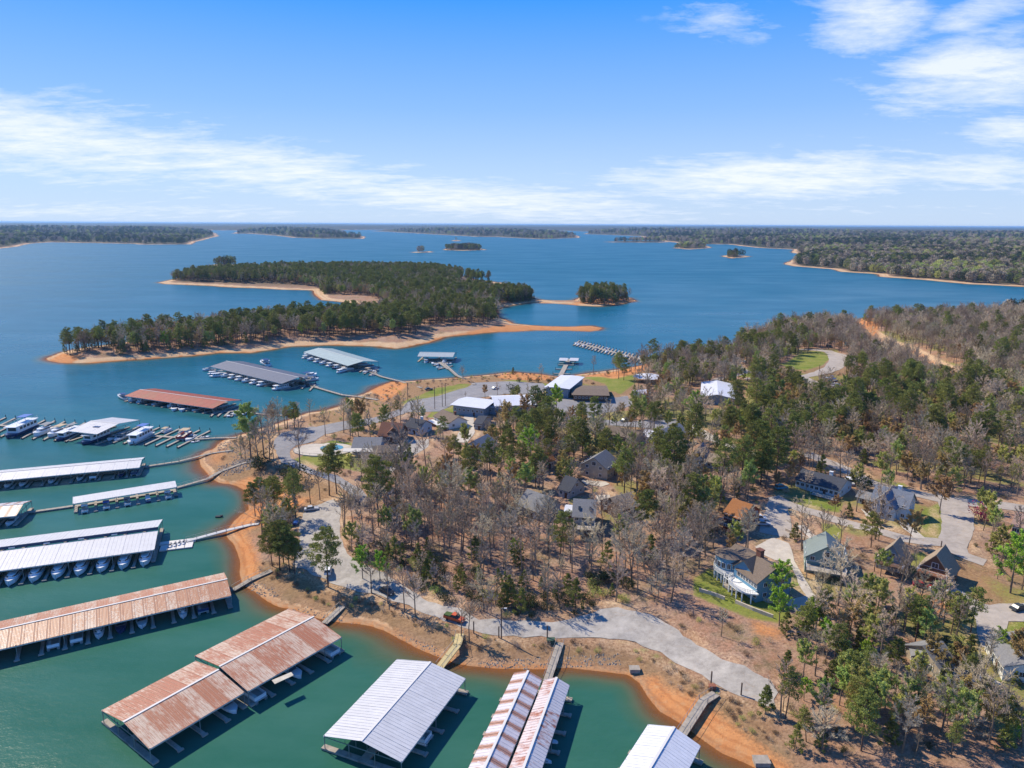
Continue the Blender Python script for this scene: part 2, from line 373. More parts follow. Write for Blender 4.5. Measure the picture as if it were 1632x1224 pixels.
def water_mat():
    m = bpy.data.materials.new('lake_water'); m.use_nodes = True; t = N(m.node_tree); b = t.n['Principled BSDF']
    g = t.n.new('ShaderNodeNewGeometry').outputs['Position']
    at = t.n.new('ShaderNodeAttribute'); at.attribute_name = 'depth'; dep = at.outputs['Fac']
    at3 = t.n.new('ShaderNodeAttribute'); at3.attribute_name = 'open'; sky_tint = at3.outputs['Fac']  # carries the painted sky reflection, stronger with range
    nl = t.noise(.02, t.mapping(g, (1, 2.5, 1), (0, 0, R(12))), 6, .65, lo=.35, hi=.65)
    green = t.mix(nl, (.024, .108, .066, 1), (.042, .134, .090, 1))
    blue = t.mix(nl, (.006, .090, .150, 1), (.009, .112, .180, 1))  # far base colour, sky reflection painted in
    deep = t.mix(sky_tint, green, blue)
    silt = t.mix(t.ramp(dep, .0, 1.7), (.22, .10, .045, 1), (.075, .105, .045, 1))
    o = t.mix(t.ramp(dep, .25, 2.6), silt, deep)
    t.l.new(o, b.inputs['Base Color'])
    b.inputs['IOR'].default_value = 1.33; b.inputs['Specular IOR Level'].default_value = .22
    rd = t.n.new('ShaderNodeVectorMath'); rd.operation = 'LENGTH'; t.l.new(g, rd.inputs[0])
    fade = t.ramp(rd.outputs['Value'], 200, 3000, 1, .55)
    patches = t.noise(.006, t.mapping(g, (1, 2.2, 1)), 4, .6, lo=.3, hi=.7)
    t.l.new(t.math('ADD', t.ramp(rd.outputs['Value'], 150, 1500, .15, .33), t.math('MULTIPLY', patches, .12)), b.inputs['Roughness'])
    n1 = t.noise(.55, t.mapping(g, (1, 1.6, 1), (0, 0, R(20))), 6, .62)
    n2 = t.noise(2.4, t.mapping(g, (1, 1.5, 1), (0, 0, R(-15))), 4, .6)
    n3 = t.noise(.11, t.mapping(g, (1, 2.0, 1), (0, 0, R(10))), 4, .6)
    h = t.math('ADD', t.math('ADD', t.math('MULTIPLY', n1, .9), t.math('MULTIPLY', n2, .22)), t.math('MULTIPLY', n3, 1.6))
    bn = t.n.new('ShaderNodeBump'); t.l.new(t.math('MULTIPLY', fade, t.ramp(patches, 0, 1, .25, .5)), bn.inputs['Strength']); bn.inputs['Distance'].default_value = .22
    t.l.new(h, bn.inputs['Height']); t.l.new(bn.outputs[0], b.inputs['Normal'])
    tr = t.n.new('ShaderNodeBsdfTransparent'); tr.inputs[0].default_value = (.80, .72, .55, 1)
    ms = t.n.new('ShaderNodeMixShader'); t.l.new(t.ramp(dep, .0, 1.1, .25, 1.0), ms.inputs[0]); t.l.new(tr.outputs[0], ms.inputs[1]); t.l.new(b.outputs[0], ms.inputs[2])
    t.l.new(ms.outputs[0], t.n['Material Output'].inputs[0])
    return m
def road_mat(name, c1, c2, sc_=.5):
    m = bpy.data.materials.new(name); m.use_nodes = True; t = N(m.node_tree); b = t.n['Principled BSDF']
    b.inputs['Roughness'].default_value = .93; b.inputs['Specular IOR Level'].default_value = .15
    g = t.n.new('ShaderNodeNewGeometry').outputs['Position']
    o = t.mix(t.noise(sc_, g, 6, .7, lo=.3, hi=.7), c4(c1), c4(c2))
    o = t.mix(t.math('MULTIPLY', t.noise(.09, t.mapping(g, (1, 1, 1)), 5, .7, .8, lo=.48, hi=.7), .55), o, c4([x*1.25 for x in c2]))
    o = t.mix(t.math('MULTIPLY', t.noise(5, g, 3, .6, lo=.55, hi=.75), .4), o, c4([x*.55 for x in c1]))
    o = t.mix(t.math('MULTIPLY', t.noise(.16, g, 6, .75, 1.5, lo=.58, hi=.72), .5), o, (.33, .2, .1, 1))
    vo = t.n.new('ShaderNodeTexVoronoi'); vo.feature = 'DISTANCE_TO_EDGE'; vo.inputs['Scale'].default_value = .22; wp = t.n.new('ShaderNodeVectorMath'); wp.operation = 'ADD'; t.l.new(g, wp.inputs[0])
    nz = t.n.new('ShaderNodeTexNoise'); nz.inputs['Scale'].default_value = .5; nz.inputs['Detail'].default_value = 5; t.l.new(g, nz.inputs['Vector']); t.l.new(t.mix(1.0, nz.outputs['Color'], (3, 3, 3, 1), 'MULTIPLY'), wp.inputs[1]); t.l.new(wp.outputs[0], vo.inputs['Vector'])
    o = t.mix(t.math('MULTIPLY', t.math('MULTIPLY', t.ramp(vo.outputs['Distance'], .022, .0), t.noise(.12, g, 3, lo=.5, hi=.65)), .35), o, c4([x*.5 for x in c1]))                    # cracks and ruts
    t.l.new(o, b.inputs['Base Color']); return m
# ------------------------------------------------------------ surfaces on the ground (photo positions carried on to the land)
def strip(center, width):
    c = GP(center); out = []
    L = []; Rr = []
    for i in range(len(c)):
        t = c[min(i+1, len(c)-1)]-c[max(i-1, 0)]; t = t/np.linalg.norm(t); nrm = np.array((-t[1], t[0]))
        wd = width[i] if isinstance(width, (list, tuple)) else width
        L.append(c[i]+nrm*wd/2); Rr.append(c[i]-nrm*wd/2)
    return np.array(L+Rr[::-1])
GRAVEL = GP([(467,900),(477.5,840),(487,815),(502,806),(531,796),(543,806),(541,830),(542,857),(553,882),(572,897),(592,905),(615,913),(641,932),(668,949),(694,961),(720,967),(747,979),(763,988),(786,986),(820,990),(852,990),(905,988),(925,982),(945,977),(971,969),(1011,974),(1051,987),(1082,1005),(1110,1028),(1150,1051),(1202,1072),(1228,1084),(1240,1104),(1236,1128),(1218,1125),
   (1180,1110),(1143,1092),(1104,1069),(1064,1048),(1024,1030),(998,1020),(958,1016.5),(905,1016.5),(834,1016.5),(786,1012.5),(754,1004.6),(733,999),(707,990),(662,971.5),(625,958),(609,950),(583,945),(535,932),(510,920)])
LOT_A = GP([(438,700),(448,690),(470,686),(497,680),(518,681),(520,690),(502,703),(472,710),(463,717),(463,730),(487,742),(507,752),(536,757),(556,769),(578,781),(590,800),(570,800),(556,788),(541,772),(515,762),(490,754),(467,745),(448,737),(440,722),(436,708)])
LOT_B = GP([(505,680),(550,671),(595,666),(640,651),(650,640),(700,631),(745,617),(755,610),(800,608),(865,611),(872,620),(862,627),(800,629),(770,633),(735,641),(700,656),(650,657),(610,672),(560,683),(520,692)])
LOT_C = GP([(835,650),(870,642),(905,634),(960,637),(1000,631),(1010,645),(965,658),(930,668),(1000,672),(1085,668),(1110,676),(1095,690),(1000,680),(900,672),(855,670)])
LOT_D = GP([(637,701),(684,700),(682,712),(650,730),(622,755),(603,768),(598,762),(622,742),(636,728),(628,718)])
ROAD_S = [strip([(1232,792),(1252,802),(1280,812),(1305,819),(1350,834),(1400,846),(1440,858),(1477,864)], 5.5),
          strip([(1284,722),(1310,733),(1345,747),(1325,757.6)][:3]+[(1389,771),(1452,785),(1514,798),(1580,804),(1660,814)], 7),
          strip([(1516,796),(1525,815),(1527,838),(1519,862),(1526,880),(1545,889),(1570,897)], [9, 10, 9, 8, 6, 5, 5]),
          strip([(1512,866),(1495,864),(1470,862)], 6),
          strip([(1240,795),(1238,812),(1238,830),(1234,853)], [6, 7, 9, 9]),
          strip([(1500,930),(1530,948),(1555,966),(1580,976),(1610,976),(1660,975)], [3, 4, 6, 8, 9, 9]),
          strip([(1576,975),(1580,1000),(1585,1035)], [8, 6, 5]),
          strip([(1150,577),(1175,586),(1190,594),(1165,600),(1140,606)], [12, 10, 7, 5, 7]),
          strip([(1271,557),(1295,557.6),(1320,560),(1335,566),(1338,576),(1325,588),(1305,595),(1280,601),(1300,612),(1320,620)], [5, 5, 8, 14, 14, 10, 9, 6, 8, 10]),
          strip([(1186,604),(1200,603),(1235,597),(1262,599)], 4)]
DRIVE_S = [GP([(1203,872),(1232,857),(1257,866),(1264,885),(1272,905),(1290,935),(1303,955),(1312,967),(1307,976),(1282,980),(1262,970),(1246,958),(1262,955),(1285,950),(1272,930),(1262,905),(1249,895),(1235,893),(1215,884)]),
           strip([(1419,812),(1432,826),(1448,843),(1466,858)], 3.5), GP([(1372,812),(1400,810),(1412,820),(1402,826),(1380,824)]),
           GP([(928,765),(965,768),(972,772),(958,776),(925,772)]), GP([(950,790),(972,789),(975,800),(965,806),(953,802)]), GP([(740,662),(755,660),(757,688),(745,706),(725,705),(735,680)]),
           GP([(1085,672),(1112,680),(1150,700),(1180,712),(1220,728),(1215,732),(1170,716),(1120,700),(1090,688)]),
           strip([(1252,868),(1275,838),(1300,860),(1320,868)][1:], 3), GP([(560,711),(574,709),(585,714),(584,721),(566,726),(556,720)])]
LAWNS = [GP([(1105,922),(1130,906),(1160,925),(1190,942),(1235,960),(1265,984),(1240,992),(1190,984),(1150,968),(1106,948)]),
         GP([(1246,581),(1262,572),(1278,563),(1312,560.5),(1323,571),(1312,582),(1285,590),(1262,589)]),
         GP([(1450,822),(1475,811),(1500,800),(1512,822),(1512,845),(1505,858),(1485,862),(1462,858),(1446,838)]),
         GP([(1262,802),(1280,795),(1320,792),(1345,800),(1338,818),(1300,812)]), GP([(1310,832),(1345,838),(1340,862),(1312,856)]),
         GP([(1595,1000),(1632,985),(1660,1000),(1632,1020),(1600,1020)]), GP([(1440,885),(1475,880),(1478,905),(1452,915)]),
         GP([(462,735),(480,728),(500,712),(530,702),(560,706),(590,730),(600,745),(575,752),(540,745),(500,742)]), GP([(590,740),(622,735),(632,732),(610,750),(585,752)]),
         GP([(640,640),(665,632),(690,620),(735,612),(750,612),(742,620),(700,631),(660,640),(640,648)]), GP([(765,606),(830,606),(880,612),(885,630),(870,640),(866,627),(872,620),(862,610)]),
         GP([(925,602),(1010,598),(1015,608),(990,628),(970,622),(965,612)]), GP([(1160,595),(1200,588),(1205,598),(1185,602)]), GP([(700,645),(740,640),(745,660),(700,668),(680,665)]),
         GP([(1388,762),(1440,770),(1455,782),(1400,772)]), GP([(980,1020),(1020,1032),(1080,1060),(1060,1052),(1000,1026)])]
CLEAR = [GP([(1232,586),(1345,582),(1352,628),(1290,625),(1240,612)]), GP([(1392,800),(1470,800),(1520,790),(1545,880),(1470,872),(1400,850)]), GP([(1140,630),(1175,632),(1170,612),(1200,606),(1200,645),(1140,650)]), GP([(1290,712),(1350,735),(1420,762),(1400,768),(1340,750),(1284,725)]), GP([(1205,790),(1225,730),(1215,728)]) , GP([(330,700),(440,690),(440,735),(455,790),(460,830),(415,850),(375,850),(372,800),(330,760)]),
         GP([(400,900),(470,890),(540,925),(610,948),(700,985),(790,1015),(900,1020),(1000,1028),(1100,1072),(1210,1130),(1290,1240),(1190,1224),(1100,1160),(1020,1085),(960,1065),(740,1060),(600,1000),(480,975),(400,930)]),
         GP([(545,635),(650,605),(760,600),(960,598),(1010,592),(1040,590),(1000,632),(880,640),(800,632),(700,635),(600,668),(500,685),(480,668)]),
         GP([(1480,880),(1560,900),(1632,960),(1632,985),(1560,960),(1500,920)]), GP([(440,740),(520,760),(575,800),(480,815),(455,790)])]
CLAY_PX = [([(372,845),(395,850),(412,880),(415,915),(400,935),(380,915),(372,880)], .9), ([(1020,1075),(1050,1078),(1075,1110),(1050,1125),(1030,1105)], .9), ([(470,975),(560,990),(640,1022),(620,1010),(540,985),(480,965)], .45), ([(370,770),(400,760),(450,775),(480,795),(470,815),(420,835),(385,850),(365,850),(372,830),(398,812),(396,790)], 1.0), ([(1035,1110),(1060,1095),(1110,1110),(1180,1165),(1260,1222),(1300,1290),(1200,1240),(1112,1172),(1060,1140)], 1.0),
           ([(590,622),(625,606),(650,612),(635,628),(610,640)], 1.0), ([(800,596),(830,592),(875,597),(880,606),(830,606),(790,602)], 1.0), ([(72,578),(100,563),(135,568),(110,580)], 1.), ([(455,800),(500,790),(460,830),(430,850)], .8),
           ([(925,600),(990,590),(1040,575),(1030,590),(980,604)], .9), ([(1170,560),(1205,530),(1215,540),(1185,565)], 1.), ([(1370,505),(1400,508),(1400,540),(1350,530)], .9), ([(885,488),(1013,475),(1013,490)], .6), ([(675,540),(790,518),(960,518),(960,532),(790,535)], .75),
           ([(1195,985),(1250,1005),(1240,1020),(1200,1010)], .8), ([(1460,945),(1530,962),(1490,985),(1465,972)], .9), ([(380,880),(400,870),(410,900),(395,935)], .8), ([(330,716),(370,712),(360,745),(325,742)], .5)]
CLAYS = [(GP(p), a) for p, a in CLAY_PX]
ROADS_ALL = [GRAVEL, LOT_A, LOT_B, LOT_C, LOT_D]+ROAD_S+DRIVE_S

def build_ground():
    na, nr = 600, 560
    th = np.linspace(R(-43), R(43), na)
    rr = 62*np.exp(np.linspace(0, math.log(62000/62), nr))
    TH, RR = np.meshgrid(th, rr)                       # rows are ranges
    Xg = (RR*np.sin(TH)).ravel(); Yg = (RR*np.cos(TH)).ravel()
    S = LSD(Xg, Yg); Zg = HGT(Xg, Yg, S); RRf = RR.ravel()
    roadm = np.full(Xg.shape, -1e3); near = RRf < 900
    for p in ROADS_ALL:
        c = p.mean(0); rad = np.max(np.hypot(*(p-c).T))+8
        k = near & (np.hypot(Xg-c[0], Yg-c[1]) < rad)
        if k.any(): roadm[k] = np.maximum(roadm[k], poly_sd(p, Xg[k], Yg[k]))
    Zr = Zg - .22*smooth(.1, 2.2, roadm)
    def softmask(polys, wd):
        mres = np.zeros(Xg.shape)
        for p in polys:
            a = 1.0
            if isinstance(p, tuple): p, a = p
            c = p.mean(0); rad = np.max(np.hypot(*(p-c).T))+wd*2
            k = np.hypot(Xg-c[0], Yg-c[1]) < rad
            if k.any(): mres[k] = np.maximum(mres[k], a*smooth(-wd, wd, poly_sd(p, Xg[k], Yg[k])))
        return mres
    grass = softmask(LAWNS, 2.0); clay = softmask(CLAYS, 5.0)
    noi = fbm(Xg/14, Yg/14, 4, 9)
    nm_ = RRf < 1500; onmain = np.zeros(Xg.shape, bool); onmain[nm_] = poly_sd(LANDS[0], Xg[nm_], Yg[nm_]) > -20
    bw = np.where(onmain, np.where(Yg < 300, .8+3.2*noi, 2+5*noi), 5+9*fbm(Xg/60, Yg/60, 3, 44)+np.clip((RRf-500)/90, 0, 8))
    beach = 1-smooth(bw*.75, bw*1.25, S)
    beach = np.where(onmain & (Yg < 300) & (Xg > -30), beach*.55, beach)
    cs = np.full(Xg.shape, -1e3); cs[nm_] = poly_sd(CREEK, Xg[nm_], Yg[nm_]); beach = np.maximum(beach, smooth(-7, 0, cs)); clay = np.maximum(clay, .8*smooth(-6, 3, cs)*fbm(Xg/12, Yg/12, 2, 77))
    clay = np.maximum(clay, (1-smooth(1, 4+3*noi, S))*np.where(onmain, .45, .7)*smooth(.35, .6, fbm(Xg/55, Yg/55, 3, 15)))
    clay = np.maximum(clay, np.where(S < 0, .8, 0))
    beach = np.maximum(beach, .62*(1-smooth(0, 5, np.abs(roadm+1.5)))*(fbm(Xg/7, Yg/7, 2, 71)+.25)*(RRf < 420))
    straw = softmask(CLEAR, 6.0); straw = np.maximum(straw, .35*smooth(.5, .7, fbm(Xg/40, Yg/40, 3, 61))*onmain)
    lawnish = .55*smooth(.46, .62, fbm(Xg/22, Yg/22, 3, 91))*onmain*(S > 35)*(np.where(Xg > 20, 1, .15)); grass = np.maximum(grass, lawnish)
    woods = smooth(900, 1500, RRf)*smooth(15, 40, S); wet = 1-smooth(.2, 2.2, S)
    F = (np.arange(nr-1)[:, None]*na+np.arange(na-1)[None, :]).ravel()
    faces = np.stack([F, F+1, F+na+1, F+na], 1)
    fs = S[faces]
    keep = fs.max(1) > -70-RRf[F]*.02
    def make(name, verts, fc, material, attrs):
        used = np.zeros(len(verts), bool); used[fc.ravel()] = True; idx = np.cumsum(used)-1
        me = arr_mesh(name, verts[used], idx[fc][:, ::-1], material)
        for nme, dat in attrs.items():
            if dat.ndim == 1: a = me.attributes.new(nme, 'FLOAT', 'POINT'); a.data.foreach_set('value', dat[used].astype(np.float32))
            else: a = me.attributes.new(nme, 'FLOAT_COLOR', 'POINT'); a.data.foreach_set('color', dat[used].astype(np.float32).ravel())
        return link(bpy.data.objects.new(name, me))
    o1 = np.ones_like(S)
    g = make('ground', np.stack([Xg, Yg, Zr], 1), faces[keep], ground_mat(), {'cover': np.stack([beach, grass, clay, o1], 1), 'cover2': np.stack([straw, woods, wet, o1], 1)})
    tag(g, kind='structure')
    keepw = fs.min(1) < 12+RRf[F]*.03
    bank = 10+8*noi; dist = -S
    depth = np.clip(dist*.26*(.45+1.1*fbm(Xg/18, Yg/18, 3, 2)), 0, 8)
    # the shallow shelf of silt runs further out beside the clay banks
    sky_tint = np.clip(smooth(190, 620, RRf)*.95+.08*fbm(Xg/120, Yg/120, 2, 8), 0, 1)  # water colour turns blue with range, standing in for reflected sky
    wtr = make('lake_water', np.stack([Xg, Yg, np.zeros_like(S)], 1), faces[keepw], water_mat(), {'depth': depth, 'open': sky_tint})
    tag(wtr, kind='structure')
    # pool left at the bottom of the dry creek
build_ground()
from mathutils.geometry import delaunay_2d_cdt
def sheet(name, poly, material, lift=.06, step=3.0, rag=.9):
    x0, y0 = poly.min(0); x1, y1 = poly.max(0)
    gx, gy = np.meshgrid(np.arange(x0, x1, step), np.arange(y0, y1, step)); gx = gx.ravel(); gy = gy.ravel()
    s = poly_sd(poly, gx, gy); gx = gx[s > step*.4]; gy = gy[s > step*.4]
    b = []
    for i in range(len(poly)):
        a = poly[i]; c = poly[(i+1) % len(poly)]; n = max(1, int(np.hypot(*(c-a))/step))
        nn = np.array((-(c-a)[1], (c-a)[0])); nn = nn/(np.linalg.norm(nn)+1e-6)
        for k in range(n):
            p = a+(c-a)*k/n; b.append(p+nn*((vnoise(p[0]/3.5, p[1]/3.5, 3)-.5)*rag if k else 0))
    vs = [Vector((float(p[0]), float(p[1]))) for p in b]+[Vector((float(a), float(c))) for a, c in zip(gx, gy)]
    ed = [(i, (i+1) % len(b)) for i in range(len(b))]
    r = delaunay_2d_cdt(vs, ed, [], 1, 1e-4)
    xy = np.array([(v.x, v.y) for v in r[0]]); z = HGT(xy[:, 0], xy[:, 1])+lift
    me = bpy.data.meshes.new(name); me.from_pydata([(a, c, float(h)) for (a, c), h in zip(xy, z)], [], [tuple(f) for f in r[2]])
    me.update(); me.materials.append(material)
    if len(me.polygons) and me.polygons[0].normal.z < 0: me.flip_normals()
    return tag(link(bpy.data.objects.new(name, me)), kind='structure')
M_GRAVEL = road_mat('gravel', (.27, .245, .215), (.45, .415, .365)); M_ASPH = road_mat('old_asphalt', (.20, .195, .20), (.28, .27, .27)); M_CONC = road_mat('concrete_drive', (.42, .37, .31), (.55, .50, .42))
sheet('gravel_road', GRAVEL, M_GRAVEL, step=2.0, rag=1.7)
sheet('parking_lot', LOT_A, M_ASPH); sheet('parking_lot', LOT_B, M_ASPH, .064); sheet('parking_lot', LOT_C, M_ASPH); sheet('driveway', LOT_D, M_GRAVEL)
M_RD = road_mat('road_asphalt', (.31, .27, .23), (.43, .38, .33))
for i, p in enumerate(ROAD_S): sheet('road', p, M_RD, .07+.004*i)
for i, p in enumerate(DRIVE_S): sheet('driveway', p, M_CONC, .12+.004*i)
# ------------------------------------------------------------ metal roof materials (object space of each sheet: x across, y up the slope)
def roof_mat(name, base, rust=None, amount=0.0, band=0.0, streak=1.0, rough=.45, pw=3.0, spotty=False):
    if name in MATS: return MATS[name]
    m = bpy.data.materials.new(name); m.use_nodes = True; t = N(m.node_tree); b = t.n['Principled BSDF']
    b.inputs['Roughness'].default_value = rough; b.inputs['Specular IOR Level'].default_value = .3
    g = t.n.new('ShaderNodeTexCoord').outputs['Object']; oi = t.n.new('ShaderNodeObjectInfo')
    off = t.n.new('ShaderNodeVectorMath'); off.operation = 'ADD'; t.l.new(g, off.inputs[0])
    cc = t.n.new('ShaderNodeCombineXYZ'); t.l.new(t.math('MULTIPLY', oi.outputs['Random'], 90), cc.inputs[2]); t.l.new(cc.outputs[0], off.inputs[1]); v = off.outputs[0]
    fine = t.noise(2.2, t.mapping(v, (1.0, .22, 1)), 6, .7, lo=.3, hi=.7)
    broad = t.noise(.35, v, 4, .6, lo=.35, hi=.65)
    o = t.mix(fine, c4([x*.86 for x in base]), c4([min(x*1.06, .85) for x in base]))
    o = t.mix(t.math('MULTIPLY', broad, .3), o, c4([x*.72 for x in base]))
    if rust is not None:
        st = t.noise(1.1, t.mapping(v, (1.7*streak, .35, 1)), 7, .72)
        st2 = t.noise(.22, g, 4, .6)
        f = t.math('ADD', st, t.math('MULTIPLY', t.math('SUBTRACT', st2, .5), .9))
        if spotty:
            f = t.math('ADD', f, t.math('MULTIPLY', t.math('SUBTRACT', t.noise(3.2, v, 2, .5), .5), 1.2))
        f = t.math('ADD', f, t.math('MULTIPLY', t.math('SUBTRACT', oi.outputs['Random'], .5), .26))
        lo = 1-amount
        f = t.ramp(f, .5+(.5-amount)*.35-.06, .5+(.5-amount)*.35+.13)
        if band:
            sx = t.n.new('ShaderNodeSeparateXYZ'); t.l.new(g, sx.inputs[0])
            ed = t.math('ABSOLUTE', t.math('SUBTRACT', sx.outputs[0], pw/2)); edn = t.noise(1.5, v, 4, .7)
            bd = t.ramp(t.math('ADD', ed, t.math('MULTIPLY', t.math('SUBTRACT', edn, .5), pw*.22)), pw*(.5-band*.5)-.12, pw*(.5-band*.5)+.12)
            f = t.math('MAXIMUM', t.math('MULTIPLY', f, .8), t.math('MULTIPLY', bd, t.ramp(st2, .2, .5, .65, 1)))
        rc = t.mix(t.noise(4, v, 4, .7, lo=.3, hi=.7), c4([x*.68 for x in rust]), c4([x*1.2 for x in rust]))
        o = t.mix(f, o, rc)
    t.l.new(o, b.inputs['Base Color'])
    wv = t.n.new('ShaderNodeTexWave'); wv.inputs['Scale'].default_value = 1.1; wv.bands_direction = 'X'; t.l.new(g, wv.inputs['Vector'])
    bn = t.n.new('ShaderNodeBump'); bn.inputs['Strength'].default_value = .35; bn.inputs['Distance'].default_value = .04
    t.l.new(wv.outputs[0], bn.inputs['Height']); t.l.new(bn.outputs[0], b.inputs['Normal'])
    MATS[name] = m; return m
WOOD = mat('weathered_wood', (.33, .29, .24), .9, var=.25, vscale=.8)
WOODN = mat('new_wood', (.50, .40, .20), .9, var=.15, vscale=.8)
STEEL = mat('galvanised_steel', (.30, .32, .34), .5, .6)
DARK = mat('dark_float', (.05, .055, .06), .9)
TRIM = mat('pale_trim', (.62, .60, .57), .6)
RUSTY = (.34, .082, .018); PINKW = (.56, .43, .33)
# ------------------------------------------------------------ boats
GEL = {'white': mat('white_gelcoat', (.74, .75, .76), .3), 'navy': mat('navy_gelcoat', (.03, .05, .13), .3), 'blue': mat('blue_canvas', (.03, .12, .42), .7),
       'tan': mat('tan_canvas', (.42, .33, .22), .8), 'grey': mat('grey_canvas', (.20, .21, .23), .8), 'teal': mat('teal_canvas', (.02, .25, .30), .8), 'red': mat('red_gelcoat', (.42, .05, .04), .3), 'black': mat('black_gelcoat', (.03, .03, .035), .3)}
GLASS = mat('tinted_glass', (.02, .03, .04), .28, spec=.6)
INTER = mat('boat_interior', (.45, .42, .38), .7)
ALU = mat('bare_aluminium', (.55, .56, .57), .35, .8)
def hull_mb(L, Wd, h=1.0, bow=.45):
    b = MB(); st = 9; rows = []
    for i in range(st):
        u = i/(st-1); x = -L/2+L*u
        k = 1.0 if u < 1-bow else math.sqrt(max(0, 1-((u-(1-bow))/bow)**2.2))
        k = max(k, .02); w_ = Wd/2*k*(.9+.1*min(1, u*3)); sh = h*(.78+.3*u*u)
        rows.append([(x, -w_, sh), (x, -w_*.86, h*.25), (x, 0, -.25), (x, w_*.86, h*.25), (x, w_, sh)])
    for i in range(st-1):
        for j in range(4): b.quad(rows[i][j], rows[i+1][j], rows[i+1][j+1], rows[i][j+1])
    b.quad(*rows[0][::-1])
    for i in range(st-1):                              # gunwale, foredeck, and the sunken cockpit sole
        a, c = rows[i], rows[i+1]; fore = (i >= st*.55)
        if fore: b.quad(a[0], a[4], c[4], c[0])
        else:
            k = .82
            b.quad(a[0], (a[0][0], a[0][1]*k, a[0][2]), (c[0][0], c[0][1]*k, c[0][2]), c[0]); b.quad(a[4], c[4], (c[4][0], c[4][1]*k, c[4][2]), (a[4][0], a[4][1]*k, a[4][2]))
    return b
def sole_mb(L, Wd, z): return MB().box((-L*.2, 0, z), (L*.56, Wd*.74, .05))
PROTO = {}
def proto_boat(kind, c1, c2):
    key = (kind, c1, c2)
    if key in PROTO: return PROTO[key]
    out = []
    if kind == 'runabout':
        L, Wd = 6.6, 2.4
        out.append(('hull', hull_mb(L, Wd, .9), GEL[c1])); out.append(('cockpit_floor', sole_mb(L, Wd, .42), INTER))
        out.append(('windshield', MB().quad((.2, -1.0, .95), (.75, -.75, .95), (.35, -.7, 1.4), (-.1, -.95, 1.4)).quad((.75, -.75, .95), (.75, .75, .95), (.35, .7, 1.4), (.35, -.7, 1.4)).quad((.75, .75, .95), (.2, 1.0, .95), (-.1, .95, 1.4), (.35, .7, 1.4)), GLASS))
        [out.append(('seat', MB().box(c_, d_), TRIM)) for c_, d_ in (((-.6, -.6, .75), (.6, .6, .6)), ((-.6, .6, .75), (.6, .6, .6)), ((-2.1, 0, .7), (.7, 1.8, .5)))]
        if c2 != 'none': out.append(('canvas_top', MB().slab([(-2.2, -1.1, 2.0), (.2, -1.1, 2.05), (.2, 1.1, 2.05), (-2.2, 1.1, 2.0)], .08).cyl((-2.0, -1.1, .9), (-2.0, -1.1, 1.95), .03, 4).cyl((-2.0, 1.1, .9), (-2.0, 1.1, 1.95), .03, 4).cyl((0, -1.1, .9), (0, -1.1, 1.98), .03, 4).cyl((0, 1.1, .9), (0, 1.1, 1.98), .03, 4), GEL[c2]))
        out.append(('outboard_motor', MB().box((-3.45, 0, .75), (.45, .4, .75)).box((-3.45, 0, .2), (.2, .15, .8)), GEL['black']))
    elif kind == 'cruiser':
        L, Wd = 10, 3.3
        out.append(('hull', hull_mb(L, Wd, 1.5), GEL[c1])); out.append(('cockpit_floor', sole_mb(L, Wd, .8), INTER))
        out.append(('cabin', MB().prism([(-1.2, -1.3), (2.2, -1.1), (3.2, -.5), (3.2, .5), (2.2, 1.1), (-1.2, 1.3)], 1.3, 2.2, .82), GEL['white']))
        out.append(('window', MB().prism([(-1.0, -1.27), (2.15, -1.07), (3.05, -.46), (3.05, .46), (2.15, 1.07), (-1.0, 1.27)], 1.62, 1.98, .95), GLASS))
        out.append(('canvas_top', MB().slab([(-3.4, -1.4, 2.9), (.6, -1.3, 3.0), (.6, 1.3, 3.0), (-3.4, 1.4, 2.9)], .09), GEL[c2]))
        p = MB(); [p.cyl((x, y, 1.4), (x, y, 2.85), .03, 4) for x in (-3.2, .3) for y in (-1.3, 1.3)]; out.append(('frame', p, ALU))
        out.append(('bow_rail', MB().tube([(1.8, -1.45, 1.9), (3.6, -1.0, 2.15), (4.8, 0, 2.25), (3.6, 1.0, 2.15), (1.8, 1.45, 1.9)], .035, 4), ALU))
    elif kind == 'pontoon':
        out.append(('hull', MB().cyl((-3.6, -1.0, .25), (3.5, -1.0, .25), .33, 8).cyl((-3.6, 1.0, .25), (3.5, 1.0, .25), .33, 8), ALU))
        out.append(('deck', MB().box((0, 0, .65), (7.2, 2.6, .1)), INTER))
        r_ = MB(); r_.box((0, -1.25, 1.05), (6.4, .05, .7)).box((0, 1.25, 1.05), (6.4, .05, .7)).box((3.2, 0, 1.05), (.05, 2.5, .7)); out.append(('railing', r_, GEL[c1]))
        out.append(('seat', MB().box((-2.5, .7, 1.0), (1.6, .8, .6)), TRIM)); out.append(('seat', MB().box((1.8, -.8, 1.0), (2.0, .6, .6)), TRIM))
        out.append(('canvas_top', MB().slab([(-2.6, -1.25, 2.6), (.9, -1.25, 2.7), (.9, 1.25, 2.7), (-2.6, 1.25, 2.6)], .1).cyl((-1, -1.2, .7), (-.8, -1.2, 2.6), .03, 4).cyl((-1, 1.2, .7), (-.8, 1.2, 2.6), .03, 4), GEL[c2]))
    elif kind == 'houseboat':
        out.append(('hull', hull_mb(15, 4.3, 1.2, .18), GEL[c1]))
        out.append(('cabin', MB().box((-.8, 0, 2.2), (10.5, 3.7, 2.2)), GEL['white']))
        wi = MB(); [wi.box((-5+1.9*i, s*1.87, 2.45), (1.3, .06, .85)) for i in range(5) for s in (-1, 1)]; wi.box((4.47, 0, 2.4), (.06, 2.6, 1.2)); out.append(('window', wi, GLASS))
        out.append(('roof_deck', MB().box((-.6, 0, 3.36), (12.4, 4.1, .12)), GEL['white']))
